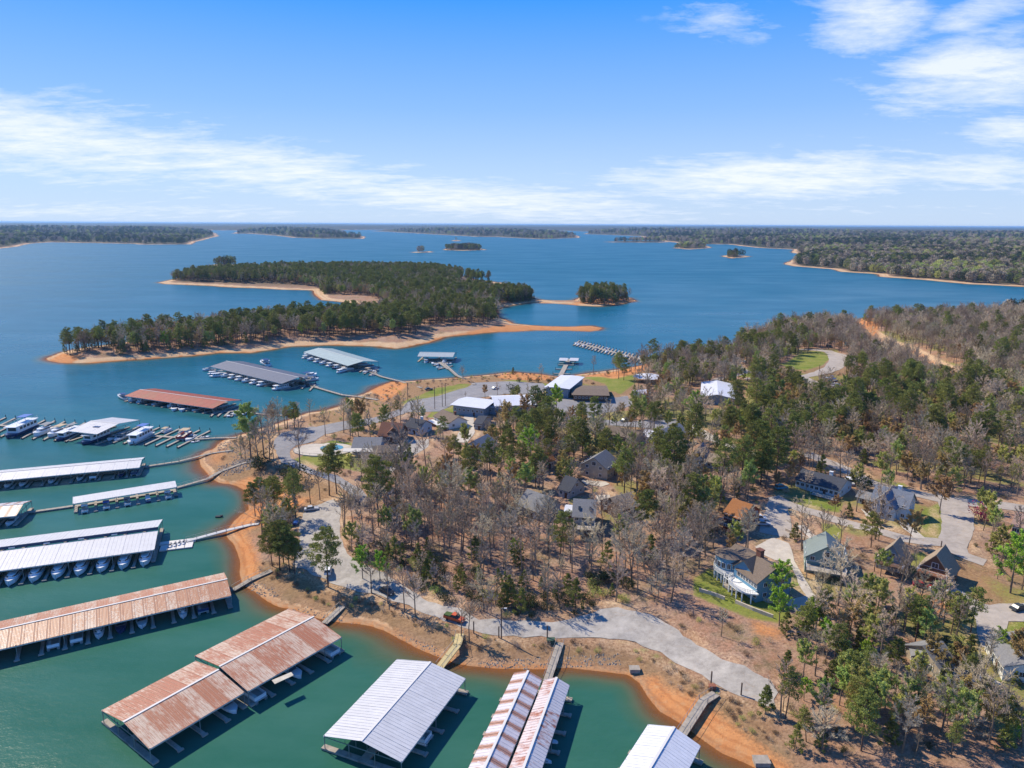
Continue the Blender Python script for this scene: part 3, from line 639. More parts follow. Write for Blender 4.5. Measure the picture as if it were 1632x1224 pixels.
        out.append(('canvas_top', MB().slab([(-5, -1.5, 5.2), (-.6, -1.5, 5.3), (-.6, 1.5, 5.3), (-5, 1.5, 5.2)], .1).cyl((-4.8, -1.4, 3.4), (-4.8, -1.4, 5.2), .04, 4).cyl((-4.8, 1.4, 3.4), (-4.8, 1.4, 5.2), .04, 4).cyl((-.8, -1.4, 3.4), (-.8, -1.4, 5.2), .04, 4).cyl((-.8, 1.4, 3.4), (-.8, 1.4, 5.2), .04, 4), GEL[c2]))
        rl = MB(); [rl.cyl((-6.5+1.6*i, s*1.95, 3.4), (-6.5+1.6*i, s*1.95, 4.3), .03, 4) for i in range(8) for s in (-1, 1)]; [rl.box((-.8, s*1.95, 4.3), (11.6, .05, .05)) for s in (-1, 1)]; out.append(('railing', rl, ALU))
    elif kind == 'sailboat':
        out.append(('hull', hull_mb(7.6, 2.5, 1.0, .6), GEL[c1]))
        out.append(('cabin', MB().prism([(-.6, -.75), (1.5, -.5), (1.9, 0), (1.5, .5), (-.6, .75)], .95, 1.45, .85), GEL['white']))
        out.append(('mast', MB().cyl((.6, 0, 1.0), (.6, 0, 10.0), .07, 5), ALU)); out.append(('boom', MB().cyl((.6, 0, 1.9), (-2.9, 0, 1.9), .13, 6), GEL[c2]))
    elif kind == 'jetski':
        out.append(('hull', hull_mb(2.9, 1.15, .5, .6), GEL[c1])); out.append(('seat', MB().box((-.5, 0, .75), (1.3, .38, .4)), GEL[c2])); out.append(('handlebar', MB().box((.3, 0, .95), (.12, .7, .1)), GEL['black']))
    PROTO[key] = [(n, b.mesh(n, m), m) for n, b, m in out]; return PROTO[key]
KINDNAME = {'runabout': 'motorboat', 'cruiser': 'cabin_cruiser', 'pontoon': 'pontoon_boat', 'houseboat': 'houseboat', 'sailboat': 'sailboat', 'jetski': 'jet_ski'}
LEN = {'runabout': 6.6, 'cruiser': 10, 'pontoon': 7.2, 'houseboat': 15, 'sailboat': 7.6, 'jetski': 2.9}
def boat(kind, loc, rz, c1, c2, label, group, scale=1.0, z=0.0):
    r_ = empty(KINDNAME[kind], (loc[0], loc[1], z), rz); r_.scale = (scale,)*3
    tag(r_, label, KINDNAME[kind].replace('_', ' '), group)
    for n, me, m in proto_boat(kind, c1, c2): inst(me, n, r_)
    return r_
def boat_px(kind, a, b, c1, c2, label, group):       # a stern, b bow in the photograph
    A, B = P(*a, .5), P(*b, .5); d = B-A; L = np.hypot(*d)
    return boat(kind, (A+B)/2, math.atan2(d[1], d[0]), c1, c2, label, group, float(np.clip(L/LEN[kind], .6, 1.5)))
# ------------------------------------------------------------ covered docks
PALERIB = []; PRIB = mat('pale_roof_seam', (.48, .32, .23), .7, var=.2, vscale=.8)
ORD = ['first', 'second', 'third', 'fourth', 'fifth', 'sixth', 'seventh', 'eighth', 'ninth', 'tenth', 'eleventh', 'twelfth', 'thirteenth', 'fourteenth', 'fifteenth', 'sixteenth', 'seventeenth', 'eighteenth', 'nineteenth', 'twentieth']
def covered_dock(a, b, c, label, rm, short, zE=3.4, rise=1.5, npan=None, pw=3.0, ext=0.0, style='gable', sides='a', boats='a', slip=5.2, fill=.6, kinds=('runabout', 'cruiser', 'pontoon'), seed=1, finger=6.0, poke=.6, lakefirst=False, ridge=.5, mats2=None, fout=1.0, group='covered boat docks'):
    rg = random.Random(seed)
    A, B, C = P(*a, zE), P(*b, zE), P(*c, zE)
    u = (B-A); L = np.hypot(*u); u = u/L; B = B+u*ext; L += ext
    v = np.array((-u[1], u[0])); Wd = float(np.dot(C-A, v)); flip = Wd < 0
    if flip: A, B = B, A; u = -u; v = -v; Wd = abs(Wd)
    # local frame: x along the eave that was traced, y towards the far eave
    root = empty('covered_dock', (A[0], A[1], 0), math.atan2(u[1], u[0])); tag(root, label, 'boat dock', group)
    yr = Wd*ridge
    def slope(y0, z0, y1, z1, m1, x0=0, x1=None, npn=None):
        x1 = L if x1 is None else x1; n = npn or max(2, int(round((x1-x0)/pw))); p = (x1-x0)/n; ln = math.hypot(y1-y0, z1-z0)
        bm_ = MB(); bm_.slab([(0.02, 0, 0), (p-.02, 0, 0), (p-.02, ln, 0), (.02, ln, 0)], .06)
        if m1 in PALERIB: bm_.mi = 1
        for q in range(1, 4): bm_.box((p*q/4, ln/2, .02), (.05, ln, .045))
        bm_.box((0.0, ln/2, .035), (.10, ln, .07))
        me = bm_.mesh('roof_panel', [m1, PRIB] if m1 in PALERIB else m1); an = math.atan2(z1-z0, abs(y1-y0))
        for i in range(n):
            j = rg.uniform(-.012, .012)
            if y1 > y0: inst(me, 'roof_panel', root, (x0+i*p, y0, z0+j), (an, 0, 0))
            else: inst(me, 'roof_panel', root, (x0+(i+1)*p, y0, z0+j), (an, 0, math.pi))
    zR = zE+rise
    if style == 'gable':
        slope(0, zE, yr, zR, rm); slope(Wd, zE, yr, zR, mats2 or rm)
        MB().box((L/2, yr, zR+.05), (L+.1, .5, .08)).build('ridge_cap', TRIM, root)
    elif style == 'split':                             # two sheds, the shaded gap between them painted as a dark sheet
        s = -1 if flip else 1
        slope(0, zE, yr-.4, zR-.3, rm); slope(Wd, zE, yr+.2, zR+.7, rm)
        MB().box((L/2, yr+.25, zR+.15), (L, .08, .9)).build('slot_shade_sheet', mat('dark_blue_wall', (.05, .08, .13), .7), root)  # dark sheet standing in for shade in the roof gap
        me = MB().box((0, 0, 0), (1.6, .3, .35)).mesh('vent', TRIM)
        for i in range(int(L/9)): inst(me, 'vent', root, (4+9*i, yr-.05, zR+.1))
    elif style == 'shed':
        slope(0, zE, Wd, zE+rise, rm)
    for y in (0.06, Wd-.06): MB().box((L/2, y, (zE if style != 'shed' or y < 1 else zE+rise)-.22), (L, .1, .22)).build('eave_beam', TRIM, root)
    # gable trusses at both ends
    for x in (.08, L-.08):
        g_ = MB(); g_.box((x, Wd/2, zE-.2), (.1, Wd, .15))
        k = max(4, int(Wd/2.5))
        for i in range(1, k):
            y = Wd*i/k; hz = rise*(1-abs(y-yr)/max(yr, Wd-yr)) if style != 'shed' else rise*y/Wd
            g_.box((x, y, zE-.2+hz/2), (.06, .06, max(hz, .05)))
        g_.build('end_truss', STEEL, root)
    # centre walk, fingers and posts
    MB().box((L/2, yr, .3), (L, 1.8, .45)).build('walkway', WOOD, root)
    for x in (.6, L-.6): MB().box((x, Wd/2, .3), (1.2, Wd+1.4, .4)).build('end_walk', WOOD, root)
    ns = max(2, int(L/slip)); sp = L/ns; ylen = yr-.9
    fm = MB().box((0, 0, .3), (.8, ylen+fout, .35)).box((0, -(ylen+fout)/2-.3, .3), (1.2, .5, .3)).mesh('finger_pier', WOOD)
    fm2 = MB().box((0, 0, .3), (.8, Wd-yr-.9+fout, .35)).box((0, (Wd-yr-.9+fout)/2+.3, .3), (1.2, .5, .3)).mesh('finger_pier', WOOD)
    pm = MB().box((0, 0, zE/2+.2), (.13, .13, zE-.1)).mesh('post', STEEL)
    for i in range(1, ns):
        inst(fm, 'finger_pier', root, (i*sp, (yr-.9-fout)/2, 0)); inst(fm2, 'finger_pier', root, (i*sp, Wd-(Wd-yr-.9-fout)/2, 0))
        if i % 2 == 0:
            for y in (.15, Wd-.15): inst(pm, 'post', root, (i*sp, y, 0))
    for x in (.15, L-.15):
        for y in (.15, Wd*.33, Wd*.66, Wd-.15): inst(pm, 'post', root, (x, y, 0))
    # boats lie in the slips
    names = []
    for side in boats:
        near = (side == 'a')
        for i in range(ns):
            if rg.random() > fill: continue
            kd = rg.choice(kinds); Lb = LEN[kd]; scl = min(1.1, sp*.62/{'runabout': 2.4, 'cruiser': 3.3, 'pontoon': 2.7, 'houseboat': 4.3, 'sailboat': 2.5, 'jetski': 1.2}[kd]); scl = min(scl, (ylen+1)/Lb)
            x = (i+.5)*sp; yy = (-poke+Lb*scl/2) if near else (Wd+poke-Lb*scl/2)
            rr_ = -math.pi/2 if near else math.pi/2
            wp = A+u*x+v*yy; wz = math.atan2(u[1], u[0])+rr_
            n_ = (ns-1-i) if flip != lakefirst else i
            rt = boat(kd, wp, wz, rg.choice(['white']*8+['navy']), rg.choice(['white', 'white', 'grey', 'tan', 'navy', 'blue'] if kd != 'cruiser' else ['white', 'white', 'grey', 'tan']), None, 'boats moored in covered slips', scl)
            rt['label'] = f"{KINDNAME[kd].replace('_',' ')} in the {ORD[min(n_,19)]} slip from shore, {short}"
    return root
W_ROOF = roof_mat('white_metal_roof', (.56, .56, .58), rough=.5)
W_ROOF2 = roof_mat('white_metal_roof_dull', (.66, .67, .72), rough=.5)
R_ROOF = roof_mat('rusty_metal_roof', PINKW, RUSTY, .80, band=.09, pw=3.6, streak=2.0)
R_ROOF_C = roof_mat('speckled_rusty_roof', PINKW, (.38, .115, .03), .80, band=.12, pw=2.6, spotty=True)
S_ROOF = roof_mat('rust_banded_roof', (.62, .58, .60), (.37, .19, .13), .12, band=.38, pw=3.4)
S_ROOF2 = roof_mat('rust_streaked_roof', (.60, .52, .52), (.36, .13, .08), .50, pw=3.4, streak=.5)
S_ROOF3 = roof_mat('pale_streaked_roof', (.58, .56, .58), (.34, .13, .08), .30, pw=3.4, streak=.6)
RED_R = roof_mat('red_metal_roof', (.36, .075, .045), (.30, .10, .05), .4, rough=.6)
GREY_R = roof_mat('dark_grey_metal_roof', (.16, .17, .21), rough=.5)
GREEN_R = roof_mat('pale_green_grey_roof', (.42, .50, .48), rough=.5)
PALERIB += [R_ROOF, R_ROOF_C]
covered_dock((632,1051),(515,1173),(741,1083), 'large white ribbed metal gable roof over boat slips, nearest the bank', W_ROOF, 'large white roof', pw=3.3, boats='c', seed=3, slip=5.5, poke=.4, rise=1.7)
covered_dock((545,1015),(395,1102),(460,970), 'rust covered gable boathouse section at the shore end, pale ridge', R_ROOF, 'shoreward rusty boathouse section', pw=3.6, seed=5, slip=4.6, poke=.9, rise=1.6, zE=3.7)
covered_dock((390,1103),(238,1194),(318,1050), 'rust covered gable boathouse section at the lake end with end walk', R_ROOF, 'lakeward rusty boathouse section', pw=3.6, seed=9, slip=4.6, poke=.5, rise=1.6, zE=3.4, fill=.35)
covered_dock((369,949),(0,1035),(359,912), 'long speckled rusty gable boathouse running to the left edge', R_ROOF_C, 'long speckled rusty boathouse', pw=2.6, seed=12, slip=4.6, ext=35, poke=.2, fill=.45, rise=1.4)
covered_dock((246,876),(0,910),(257,828), 'long white double shed roof over the row of big cruisers', W_ROOF, 'long white double roof', pw=4.4, seed=15, slip=5.6, ext=40, style='split', poke=3.0, fill=.95, kinds=('cruiser',), rise=1.6, fout=2.6, zE=3.8)
covered_dock((282,776),(116,803),(280,768), 'short narrow white roofed dock with a row of stern-in boats', W_ROOF, 'short narrow white dock', pw=3.0, seed=21, slip=6.0, style='shed', poke=3.0, fill=1.0, kinds=('pontoon', 'houseboat', 'pontoon'), ridge=.95, rise=.5, fout=2.5)
covered_dock((222.5,745),(0,766),(225.5,729), 'long plain white roofed dock reaching the left edge above the narrow one', W_ROOF, 'long plain white dock', pw=5.0, seed=23, slip=4.8, ext=45, poke=-.3, fill=.8, rise=1.2)
covered_dock((26,822),(0,824.3),(38,799), 'small striped pink and rust roofed dock cut by the left edge', S_ROOF, 'small striped dock', pw=3.4, seed=25, ext=35, poke=.5, rise=1.6)
covered_dock((109,687),(154.4,692),(172,664.3), 'broad white gable roof in the middle of the open marina', W_ROOF, 'broad white marina roof', pw=5, seed=27, slip=6, boats='', zE=5.0, rise=1.6)
covered_dock((198,631),(339,651),(239,618), 'wide red metal roofed dock with pale patches', RED_R, 'red roofed dock', lakefirst=True, pw=5, seed=29, slip=6, fill=.7, poke=.2, rise=1.6, kinds=('cruiser', 'houseboat', 'runabout'))
covered_dock((334.5,584),(449,611.5),(386,575.5), 'large dark grey metal roofed dock ringed by cruisers', GREY_R, 'dark grey roofed dock', lakefirst=True, pw=6, seed=31, slip=8, fill=.8, poke=4.5, kinds=('cruiser', 'houseboat'), rise=2.0, zE=4.2)
covered_dock((483.6,561),(554.4,583),(528.7,555), 'pale green grey metal roofed dock below the island beach', GREEN_R, 'pale green roofed dock', lakefirst=True, pw=6, seed=33, slip=9, fill=.8, poke=4.5, kinds=('cruiser', 'houseboat'), rise=1.8, zE=4.2)
covered_dock((665,568),(722,569),(678,561), 'small grey roofed dock alone in the bay', roof_mat('grey_green_roof', (.40, .44, .44)), 'small lone dock', lakefirst=True, pw=6, seed=35, slip=9, fill=1, poke=4, kinds=('cruiser', 'houseboat'), rise=1.6, zE=4.2)
covered_dock((819,1073),(746.5,1224),(863,1085), 'white gable roof banded with rust, left half of the twin dock', S_ROOF, 'banded half of the twin dock', pw=3.4, seed=37, ext=25, boats='', rise=1.3)
covered_dock((908,1092),(864,1224),(865,1087.5), 'rust streaked gable roof, right half of the twin dock', S_ROOF3, 'streaked half of the twin dock', pw=3.4, seed=39, ext=25, poke=.6, rise=1.3, fill=.6, mats2=S_ROOF2)
covered_dock((1032.4,1155),(987.4,1224),(1115.8,1191), 'pale blue white gable roof cut by the bottom edge', W_ROOF2, 'bottom edge white roof', pw=3.3, seed=41, ext=25, boats='c', poke=.8, rise=1.8)
# pale patches laid over old roofs
def patch(pts, z, m, label):
    w_ = [P(*p, z) for p in pts]; b_ = MB().slab([(q[0], q[1], z) for q in w_], .08)
    return tag(b_.build('roof_patch', m), label, 'roof sheet')
tag(patch([(433,1084),(464,1071),(468,1076),(438,1090)], 3.95, mat('faded_sheet', (.5, .45, .36), .8, var=.2, vscale=.5), 'beige replacement sheet low on the rusty roof'))
# ------------------------------------------------------------ open piers, gangways, piles
def path3(pts):
    out = []
    for p in pts:
        if len(p) == 3: q = P(p[0], p[1], p[2]); out.append(Vector((q[0], q[1], p[2])))
        else:
            q = G(p[0], p[1], .3); out.append(Vector((q.x, q.y, max(q.z, 0)+.35)))
    return out
def gangway(pts, label, width=1.5, m=WOOD, rails=True, name='gangway', group='gangways from the docks to the bank'):
    c = path3(pts); root = empty(name, c[0]); tag(root, label, name.replace('_', ' '), group)
    c = [p-c[0] for p in c]
    for i in range(len(c)-1):
        a, b = c[i], c[i+1]; d = b-a; L = d.length
        if L < .2: continue
        n = Vector((-d.y, d.x, 0)).normalized()*(width/2)
        MB().slab([tuple(a-n), tuple(b-n), tuple(b+n), tuple(a+n)], .25).build('deck', m, root)
        if rails:
            r_ = MB()
            for s in (-1, 1):
                q0 = a+n*s; q1 = b+n*s; r_.cyl(q0+Vector((0, 0, 1)), q1+Vector((0, 0, 1)), .04, 4)
                for k in range(max(2, int(L/2.5))+1):
                    q = q0.lerp(q1, k/max(2, int(L/2.5))); r_.box((q.x, q.y, q.z+.5), (.07, .07, 1.0))
            r_.build('handrail', STEEL, root)
    return root
gangway([(700,1064,.6),(729,1027,2.6),(733,1010)], 'yellowish wooden gangway rising from the large white roof to the bank', 2.0, WOODN)
gangway([(872,1085,.6),(893,1024)], 'narrow grey wooden gangway behind the twin rusty dock', 1.8)
gangway([(1083,1175,.6),(1121,1117,2.2),(1141,1105)], 'wooden gangway with wire rails over the orange mud bank', 2.0)
gangway([(517,993,.6),(546,966)], 'short grey gangway beside the shadowed bank, rusty boathouse end', 1.8)
gangway([(371,940,.6),(398,924,.9),(433,909)], 'grey gangway from the long speckled boathouse to the pines', 1.6)
gangway([(297,862,.6),(360,845,1.2),(400,836),(413,834)], 'long pale gangway from the jet ski float to the parking lot', 1.6, mat('pale_deck', (.5, .5, .5), .8))
gangway([(281,777,.6),(330,763,1.0),(352,751),(384,739),(405,734)], 'gangway from the narrow white dock across the rocks', 1.6)
gangway([(226,744,.6),(285,735,.8),(337,722),(372,717)], 'gangway from the long plain white dock to the rocky point', 1.6)
gangway([(38,817,.6),(116,806,.6)], 'low floating walk joining the small striped dock to the narrow one', 1.6, rails=False)
gangway([(317,699.5,.6),(345,697.5,.8),(378,697)], 'gangway from the open marina piers to the shore', 1.6)
gangway([(378,655,.6),(420,660,.6),(452,664)], 'gangway from the red roofed dock to the beach', 1.8)
gangway([(478,609,.6),(500,616,.6),(545,629,.7),(572,632),(602,637)], 'gangway from the dark grey roofed dock to the lawn', 2.0)
gangway([(580,588,.6),(608,600,.6),(640,608,1.0),(672,618)], 'gangway from the pale green roofed dock to the parking lot', 2.0)
gangway([(698,571,.6),(728,598,.8),(740,603),(756,613)], 'gangway from the small lone dock to the beach', 2.2)
gangway([(1037,575,.6),(1060,577)], 'short walk from the sailboat pier to the shore', 2, rails=False)
PILE = MB().cyl((0, 0, -1), (0, 0, 1.9), .16, 6).mesh('piling', DARK)
def pier(w0, w1, dirp, n, name_label, ffar=1.0, fnear=1.0, z=.55, width=2.0, fw=1.1, skip=(), sk_far=(), piles=True):
    A, B = P(*w0, z), P(*w1, z); d = B-A; L = np.hypot(*d); u = d/L; root = empty('open_pier', (A[0], A[1], 0), math.atan2(u[1], u[0])); tag(root, name_label, 'pier', 'open boat piers')
    MB().box((L/2, 0, z-.15), (L, width, .4)).build('walkway', WOOD, root)
    q = P(*dirp[1], z)-P(*dirp[0], z); ln = np.hypot(*q); q = q/ln; qx = float(q@u); qy = float(q@np.array((-u[1], u[0]))); an = math.atan2(qy, qx)
    Lf, Ln = ln*ffar*.5, ln*fnear*.5
    mf = MB().box((Lf/2, 0, z-.15), (Lf, fw, .38)).mesh('finger_pier', WOOD); mn = MB().box((-Ln/2, 0, z-.15), (Ln, fw, .38)).mesh('finger_pier', WOOD)
    for i in range(n):
        x = L*(i+.5)/n
        if i not in sk_far:
            inst(mf, 'finger_pier', root, (x, 0, 0), (0, 0, an))
            if piles: inst(PILE, 'piling', root, (x+qx*Lf, qy*Lf, 0))
        if i not in skip:
            inst(mn, 'finger_pier', root, (x, 0, 0), (0, 0, an))
            if piles: inst(PILE, 'piling', root, (x-qx*Ln, -qy*Ln, 0))
    return A, u, q, L, Lf, Ln
pier((-40,675),(140,687.5),((82,704),(132,675)), 11, 'weathered open pier with finger docks, left part of the marina', .9, 1.1)
pier((186,690.5),(318,699.5),((240.5,709),(295.4,683)), 8, 'weathered open pier with finger docks, shoreward part of the marina')
pier((340,655),(382,655.5),((352,662),(366,649.5)), 4, 'small open pier at the end of the red roofed dock', .2, 1.3)
pier((470,608),(506,616.5),((478,620),(492,606)), 3, 'small open pier beside the dark grey roofed dock', .5, 1)
pier((577,587),(600,595),((576,594),(592,585)), 3, 'small open pier beside the pale green roofed dock', .5, 1)
pier((693,572),(715,588),((690,584),(716,578)), 3, 'small open pier beside the lone grey dock', .8, 1)
A_, u_, q_, L_, Lf_, Ln_ = pier((917,545.5),(1032,575),((948,559),(958,550)), 22, 'long sailboat pier running out from the wooded shore', .9, 1.0, width=3, fw=1.2)
rg = random.Random(4)
for i in range(20):
    if rg.random() < .8:
        x = L_*(i+1.0)/22*(.82); s = -1 if rg.random() < .62 else 1
        p = A_+u_*x+q_*s*5.5
        boat('sailboat' if rg.random() < .6 else 'runabout', p, math.atan2(-q_[1]*s*-1, q_[0]*s), 'white', rg.choice(['blue', 'navy', 'tan']), f'white boat in the {ORD[i]} berth from the outer end of the long sailboat pier', 'boats along the sailboat pier', 1.0)
pier((907,572),(893,599),((889,584),(918,584.5)), 4, 'T shaped courtesy pier with slatted fingers by the yacht club', .9, .9, width=3.2)
for k, (x0, x1) in enumerate(((890.5, 904), (907.5, 921.5))):
    a, b, c = P(x0, 575, 3), P(x1, 575.5, 3), P(x0+2, 569, 3); rt = empty('boat_shelter', (a[0], a[1], 0), math.atan2(b[1]-a[1], b[0]-a[0])); L = float(np.hypot(*(b-a))); D = 11
    tag(rt, ['left', 'right'][k]+' small white roofed shelter at the head of the courtesy pier', 'boat shelter', 'small boat shelters')
    MB().slab([(0, 0, 3.2), (L, 0, 3.2), (L, D/2, 4.0), (0, D/2, 4.0)], .1).build('roof', W_ROOF, rt); MB().slab([(0, D/2, 4.0), (L, D/2, 4.0), (L, D, 3.2), (0, D, 3.2)], .1).build('roof', W_ROOF, rt)
    for x in (.3, L-.3):
        for y in (.3, D-.3): MB().box((x, y, 1.8), (.16, .16, 2.7)).build('post', STEEL, rt)
    MB().box((L/2, D/2, .3), (L, 1.5, .4)).build('deck', WOOD, rt)
# moored boats seen in the open
HB = 'houseboats and cruisers in the open marina'
boat_px('houseboat', (56,678), (11,698), 'navy', 'blue', 'navy houseboat with a blue top tier, leftmost large boat', HB)
boat_px('cruiser', (88,682), (54,696), 'white', 'grey', 'white cruiser beside the navy houseboat', HB)
boat_px('cruiser', (108,684), (77,697), 'white', 'tan', 'white cruiser with tan canvas left of the marina roof', HB)
boat_px('houseboat', (128,687), (90,702), 'navy', 'grey', 'navy houseboat at the left corner of the marina roof', HB)
boat_px('houseboat', (174,691), (131,708), 'navy', 'navy', 'dark houseboat bow-out in front of the marina roof', HB)
boat_px('houseboat', (240,690), (206,708), 'white', 'blue', 'white houseboat between shoreward finger piers', HB)
boat_px('runabout', (200,694), (183,703), 'white', 'grey', 'white motorboat right of the marina roof', HB)
boat_px('runabout', (187,694), (172,702), 'white', 'none', 'open white motorboat nearest the marina roof', HB)
boat_px('pontoon', (303,690), (284,703), 'red', 'tan', 'tan topped pontoon boat near the marina gangway', HB)
boat_px('runabout', (310,694), (297,703), 'white', 'none', 'white motorboat second from the marina gangway', HB)
boat_px('runabout', (318,702), (304,704.5), 'white', 'none', 'white motorboat lying lowest by the marina gangway', HB)
boat_px('runabout', (318,697), (334,695), 'white', 'none', 'white boat at the gangway head', HB)
boat_px('pontoon', (285,691), (300,686), 'white', 'grey', 'grey topped pontoon boat above the walkway', HB)
boat_px('pontoon', (258,690), (272,684), 'white', 'tan', 'tan topped pontoon boat between far fingers', HB)
OD = 'boats outside the far covered docks'
boat_px('cruiser', (200,636), (190,631), 'white', 'navy', 'white cruiser at the lake end of the red roof', OD)
boat_px('runabout', (282,646), (275,656), 'white', 'none', 'left one of two white boats below the red roof', OD)
boat_px('runabout', (290,647), (290,657), 'white', 'none', 'right one of two white boats below the red roof', OD)
for k, (a, b) in enumerate([((372,659),(362,664)),((380,655),(374,662)),((392,656),(382,663)),((404,655),(392,657))]): boat_px('runabout', a, b, 'white', 'none', f'{ORD[k]} small white boat at the pier right of the red roof', OD)
for k, (kd, a, b) in enumerate([('cruiser',(343,589),(322,590)),('houseboat',(361,598),(333,600)),('houseboat',(352,594),(331,596)),('cruiser',(430,584),(415,577)),('cruiser',(418,577),(430,575)),('cruiser',(487,607),(508,604)),('cruiser',(480,604),(505,598))]):
    boat_px(kd, a, b, 'white', ['navy', 'grey', 'tan'][k % 3], f'{ORD[k]} white boat round the outside of the dark grey roof, from the left', OD)
for k, (kd, a, b) in enumerate([('houseboat',(500,569),(480,571)),('cruiser',(505,567),(484,566)),('runabout',(590,590),(579,594)),('runabout',(602,589),(594,592)),('runabout',(597,597),(590,598)),('houseboat',(552,590),(536,594))]):
    boat_px(kd, a, b, 'white', ['navy', 'grey', 'tan'][k % 3], f'{ORD[k]} white boat outside the pale green roof, from the left', OD)
for k, (a, b) in enumerate([((700,582),(688,579)),((706,586),(695,585)),((709,580),(720,579))]): boat_px('runabout', a, b, 'white', 'none', f'{ORD[k]} small white boat beside the lone dock pier', OD)
# float with jet skis
fl = P(283, 866, .3); tag(empty('jet_ski_float', (fl[0], fl[1], 0), R(18)), 'white modular float with jet skis at the gangway foot', 'float'); fr = col.objects[-1]
fb = MB().box((0, 0, 0), (2.2, 3.8, .4)).mesh('float_block', TRIM)
for i in range(4): inst(fb, 'float_block', fr, (-3.6+2.4*i, -2.4, .25))
MB().box((0, 1.2, .25), (10.5, 2.2, .45)).build('deck', TRIM, fr)
for i in range(4): boat('jetski', P(272+7*i, 871-1.7*i, .3), R(-75), 'white', 'grey', f'{ORD[i]} small white jet ski on the float, from the left', 'jet skis on the float', z=.25)
sb = P(348, 823, .3); q = MB().box((0, 0, .2), (1.8, 1.0, .5)).box((1.0, .3, .35), (.7, .6, .6)).build('floating_drum', DARK, None, (sb[0], sb[1], 0)); tag(q, 'small dark drum float alone in the cove', 'float')
# ------------------------------------------------------------ houses
def shingle(name, c):
    if name in MATS: return MATS[name]
    m = bpy.data.materials.new(name); m.use_nodes = True; t = N(m.node_tree); b = t.n['Principled BSDF']; b.inputs['Roughness'].default_value = .9; b.inputs['Specular IOR Level'].default_value = .15
    g = t.n.new('ShaderNodeTexCoord').outputs['Object']
    br = t.n.new('ShaderNodeTexBrick'); t.l.new(t.mapping(g, (1, 1, 1)), br.inputs['Vector']); br.inputs['Scale'].default_value = 1.3
    br.inputs['Color1'].default_value = c4([x*.85 for x in c]); br.inputs['Color2'].default_value = c4([min(1, x*1.12) for x in c]); br.inputs['Mortar'].default_value = c4([x*.6 for x in c]); br.inputs['Mortar Size'].default_value = .02
    o = t.mix(t.math('MULTIPLY', t.noise(.45, g, 5, .7, lo=.35, hi=.7), .45), br.outputs['Color'], c4([x*.66 for x in c]))
    t.l.new(o, b.inputs['Base Color']); MATS[name] = m; return m
WALLS = {'grey': mat('grey_siding', (.33, .34, .34), .8, var=.1), 'white': mat('white_siding', (.66, .66, .63), .7, var=.06), 'tan': mat('tan_siding', (.42, .35, .26), .8, var=.1), 'brown': mat('brown_siding', (.16, .09, .055), .8, var=.15),
         'bluegrey': mat('blue_grey_siding', (.22, .28, .33), .8, var=.08), 'blue': mat('blue_siding', (.13, .29, .42), .7, var=.08), 'red': mat('red_brown_siding', (.22, .06, .035), .8, var=.1), 'green': mat('green_siding', (.22, .32, .28), .8, var=.08), 'lightblue': mat('pale_blue_siding', (.42, .50, .55), .8, var=.05)}
ROOFS = {'grey': shingle('grey_shingles', (.23, .23, .235)), 'dark': shingle('charcoal_shingles', (.075, .08, .095)), 'brown': shingle('brown_shingles', (.20, .155, .12)), 'orange': shingle('orange_brown_shingles', (.36, .155, .06)), 'redbrown': shingle('red_brown_shingles', (.24, .115, .075)),
         'tan': shingle('tan_shingles', (.33, .26, .19)), 'green': roof_mat('green_metal_house_roof', (.21, .25, .235)), 'bluegrey': shingle('blue_grey_shingles', (.19, .21, .25)), 'white': W_ROOF2, 'pink': shingle('pinkish_shingles', (.36, .24, .20))}
TRIMW = mat('white_trim', (.72, .72, .70), .6); BRICK = mat('dark_brick', (.16, .07, .05), .9, var=.3, vscale=3); DOORM = mat('door_brown', (.10, .05, .03), .6)
FOOT = []
_win = {}
def win_mesh(w_, h_):
    k = (w_, h_)
    if k not in _win:
        _win[k] = (MB().box((0, 0, h_/2), (w_, .10, .10)).box((0, 0, -h_/2), (w_, .10, .10)).box((-w_/2, 0, 0), (.10, .10, h_)).box((w_/2, 0, 0), (.10, .10, h_)).box((0, 0, 0), (.05, .07, h_)).mesh('window', TRIMW), MB().box((0, .0, 0), (w_-.1, .04, h_-.1)).mesh('pane', GLASS))
    return _win[k]
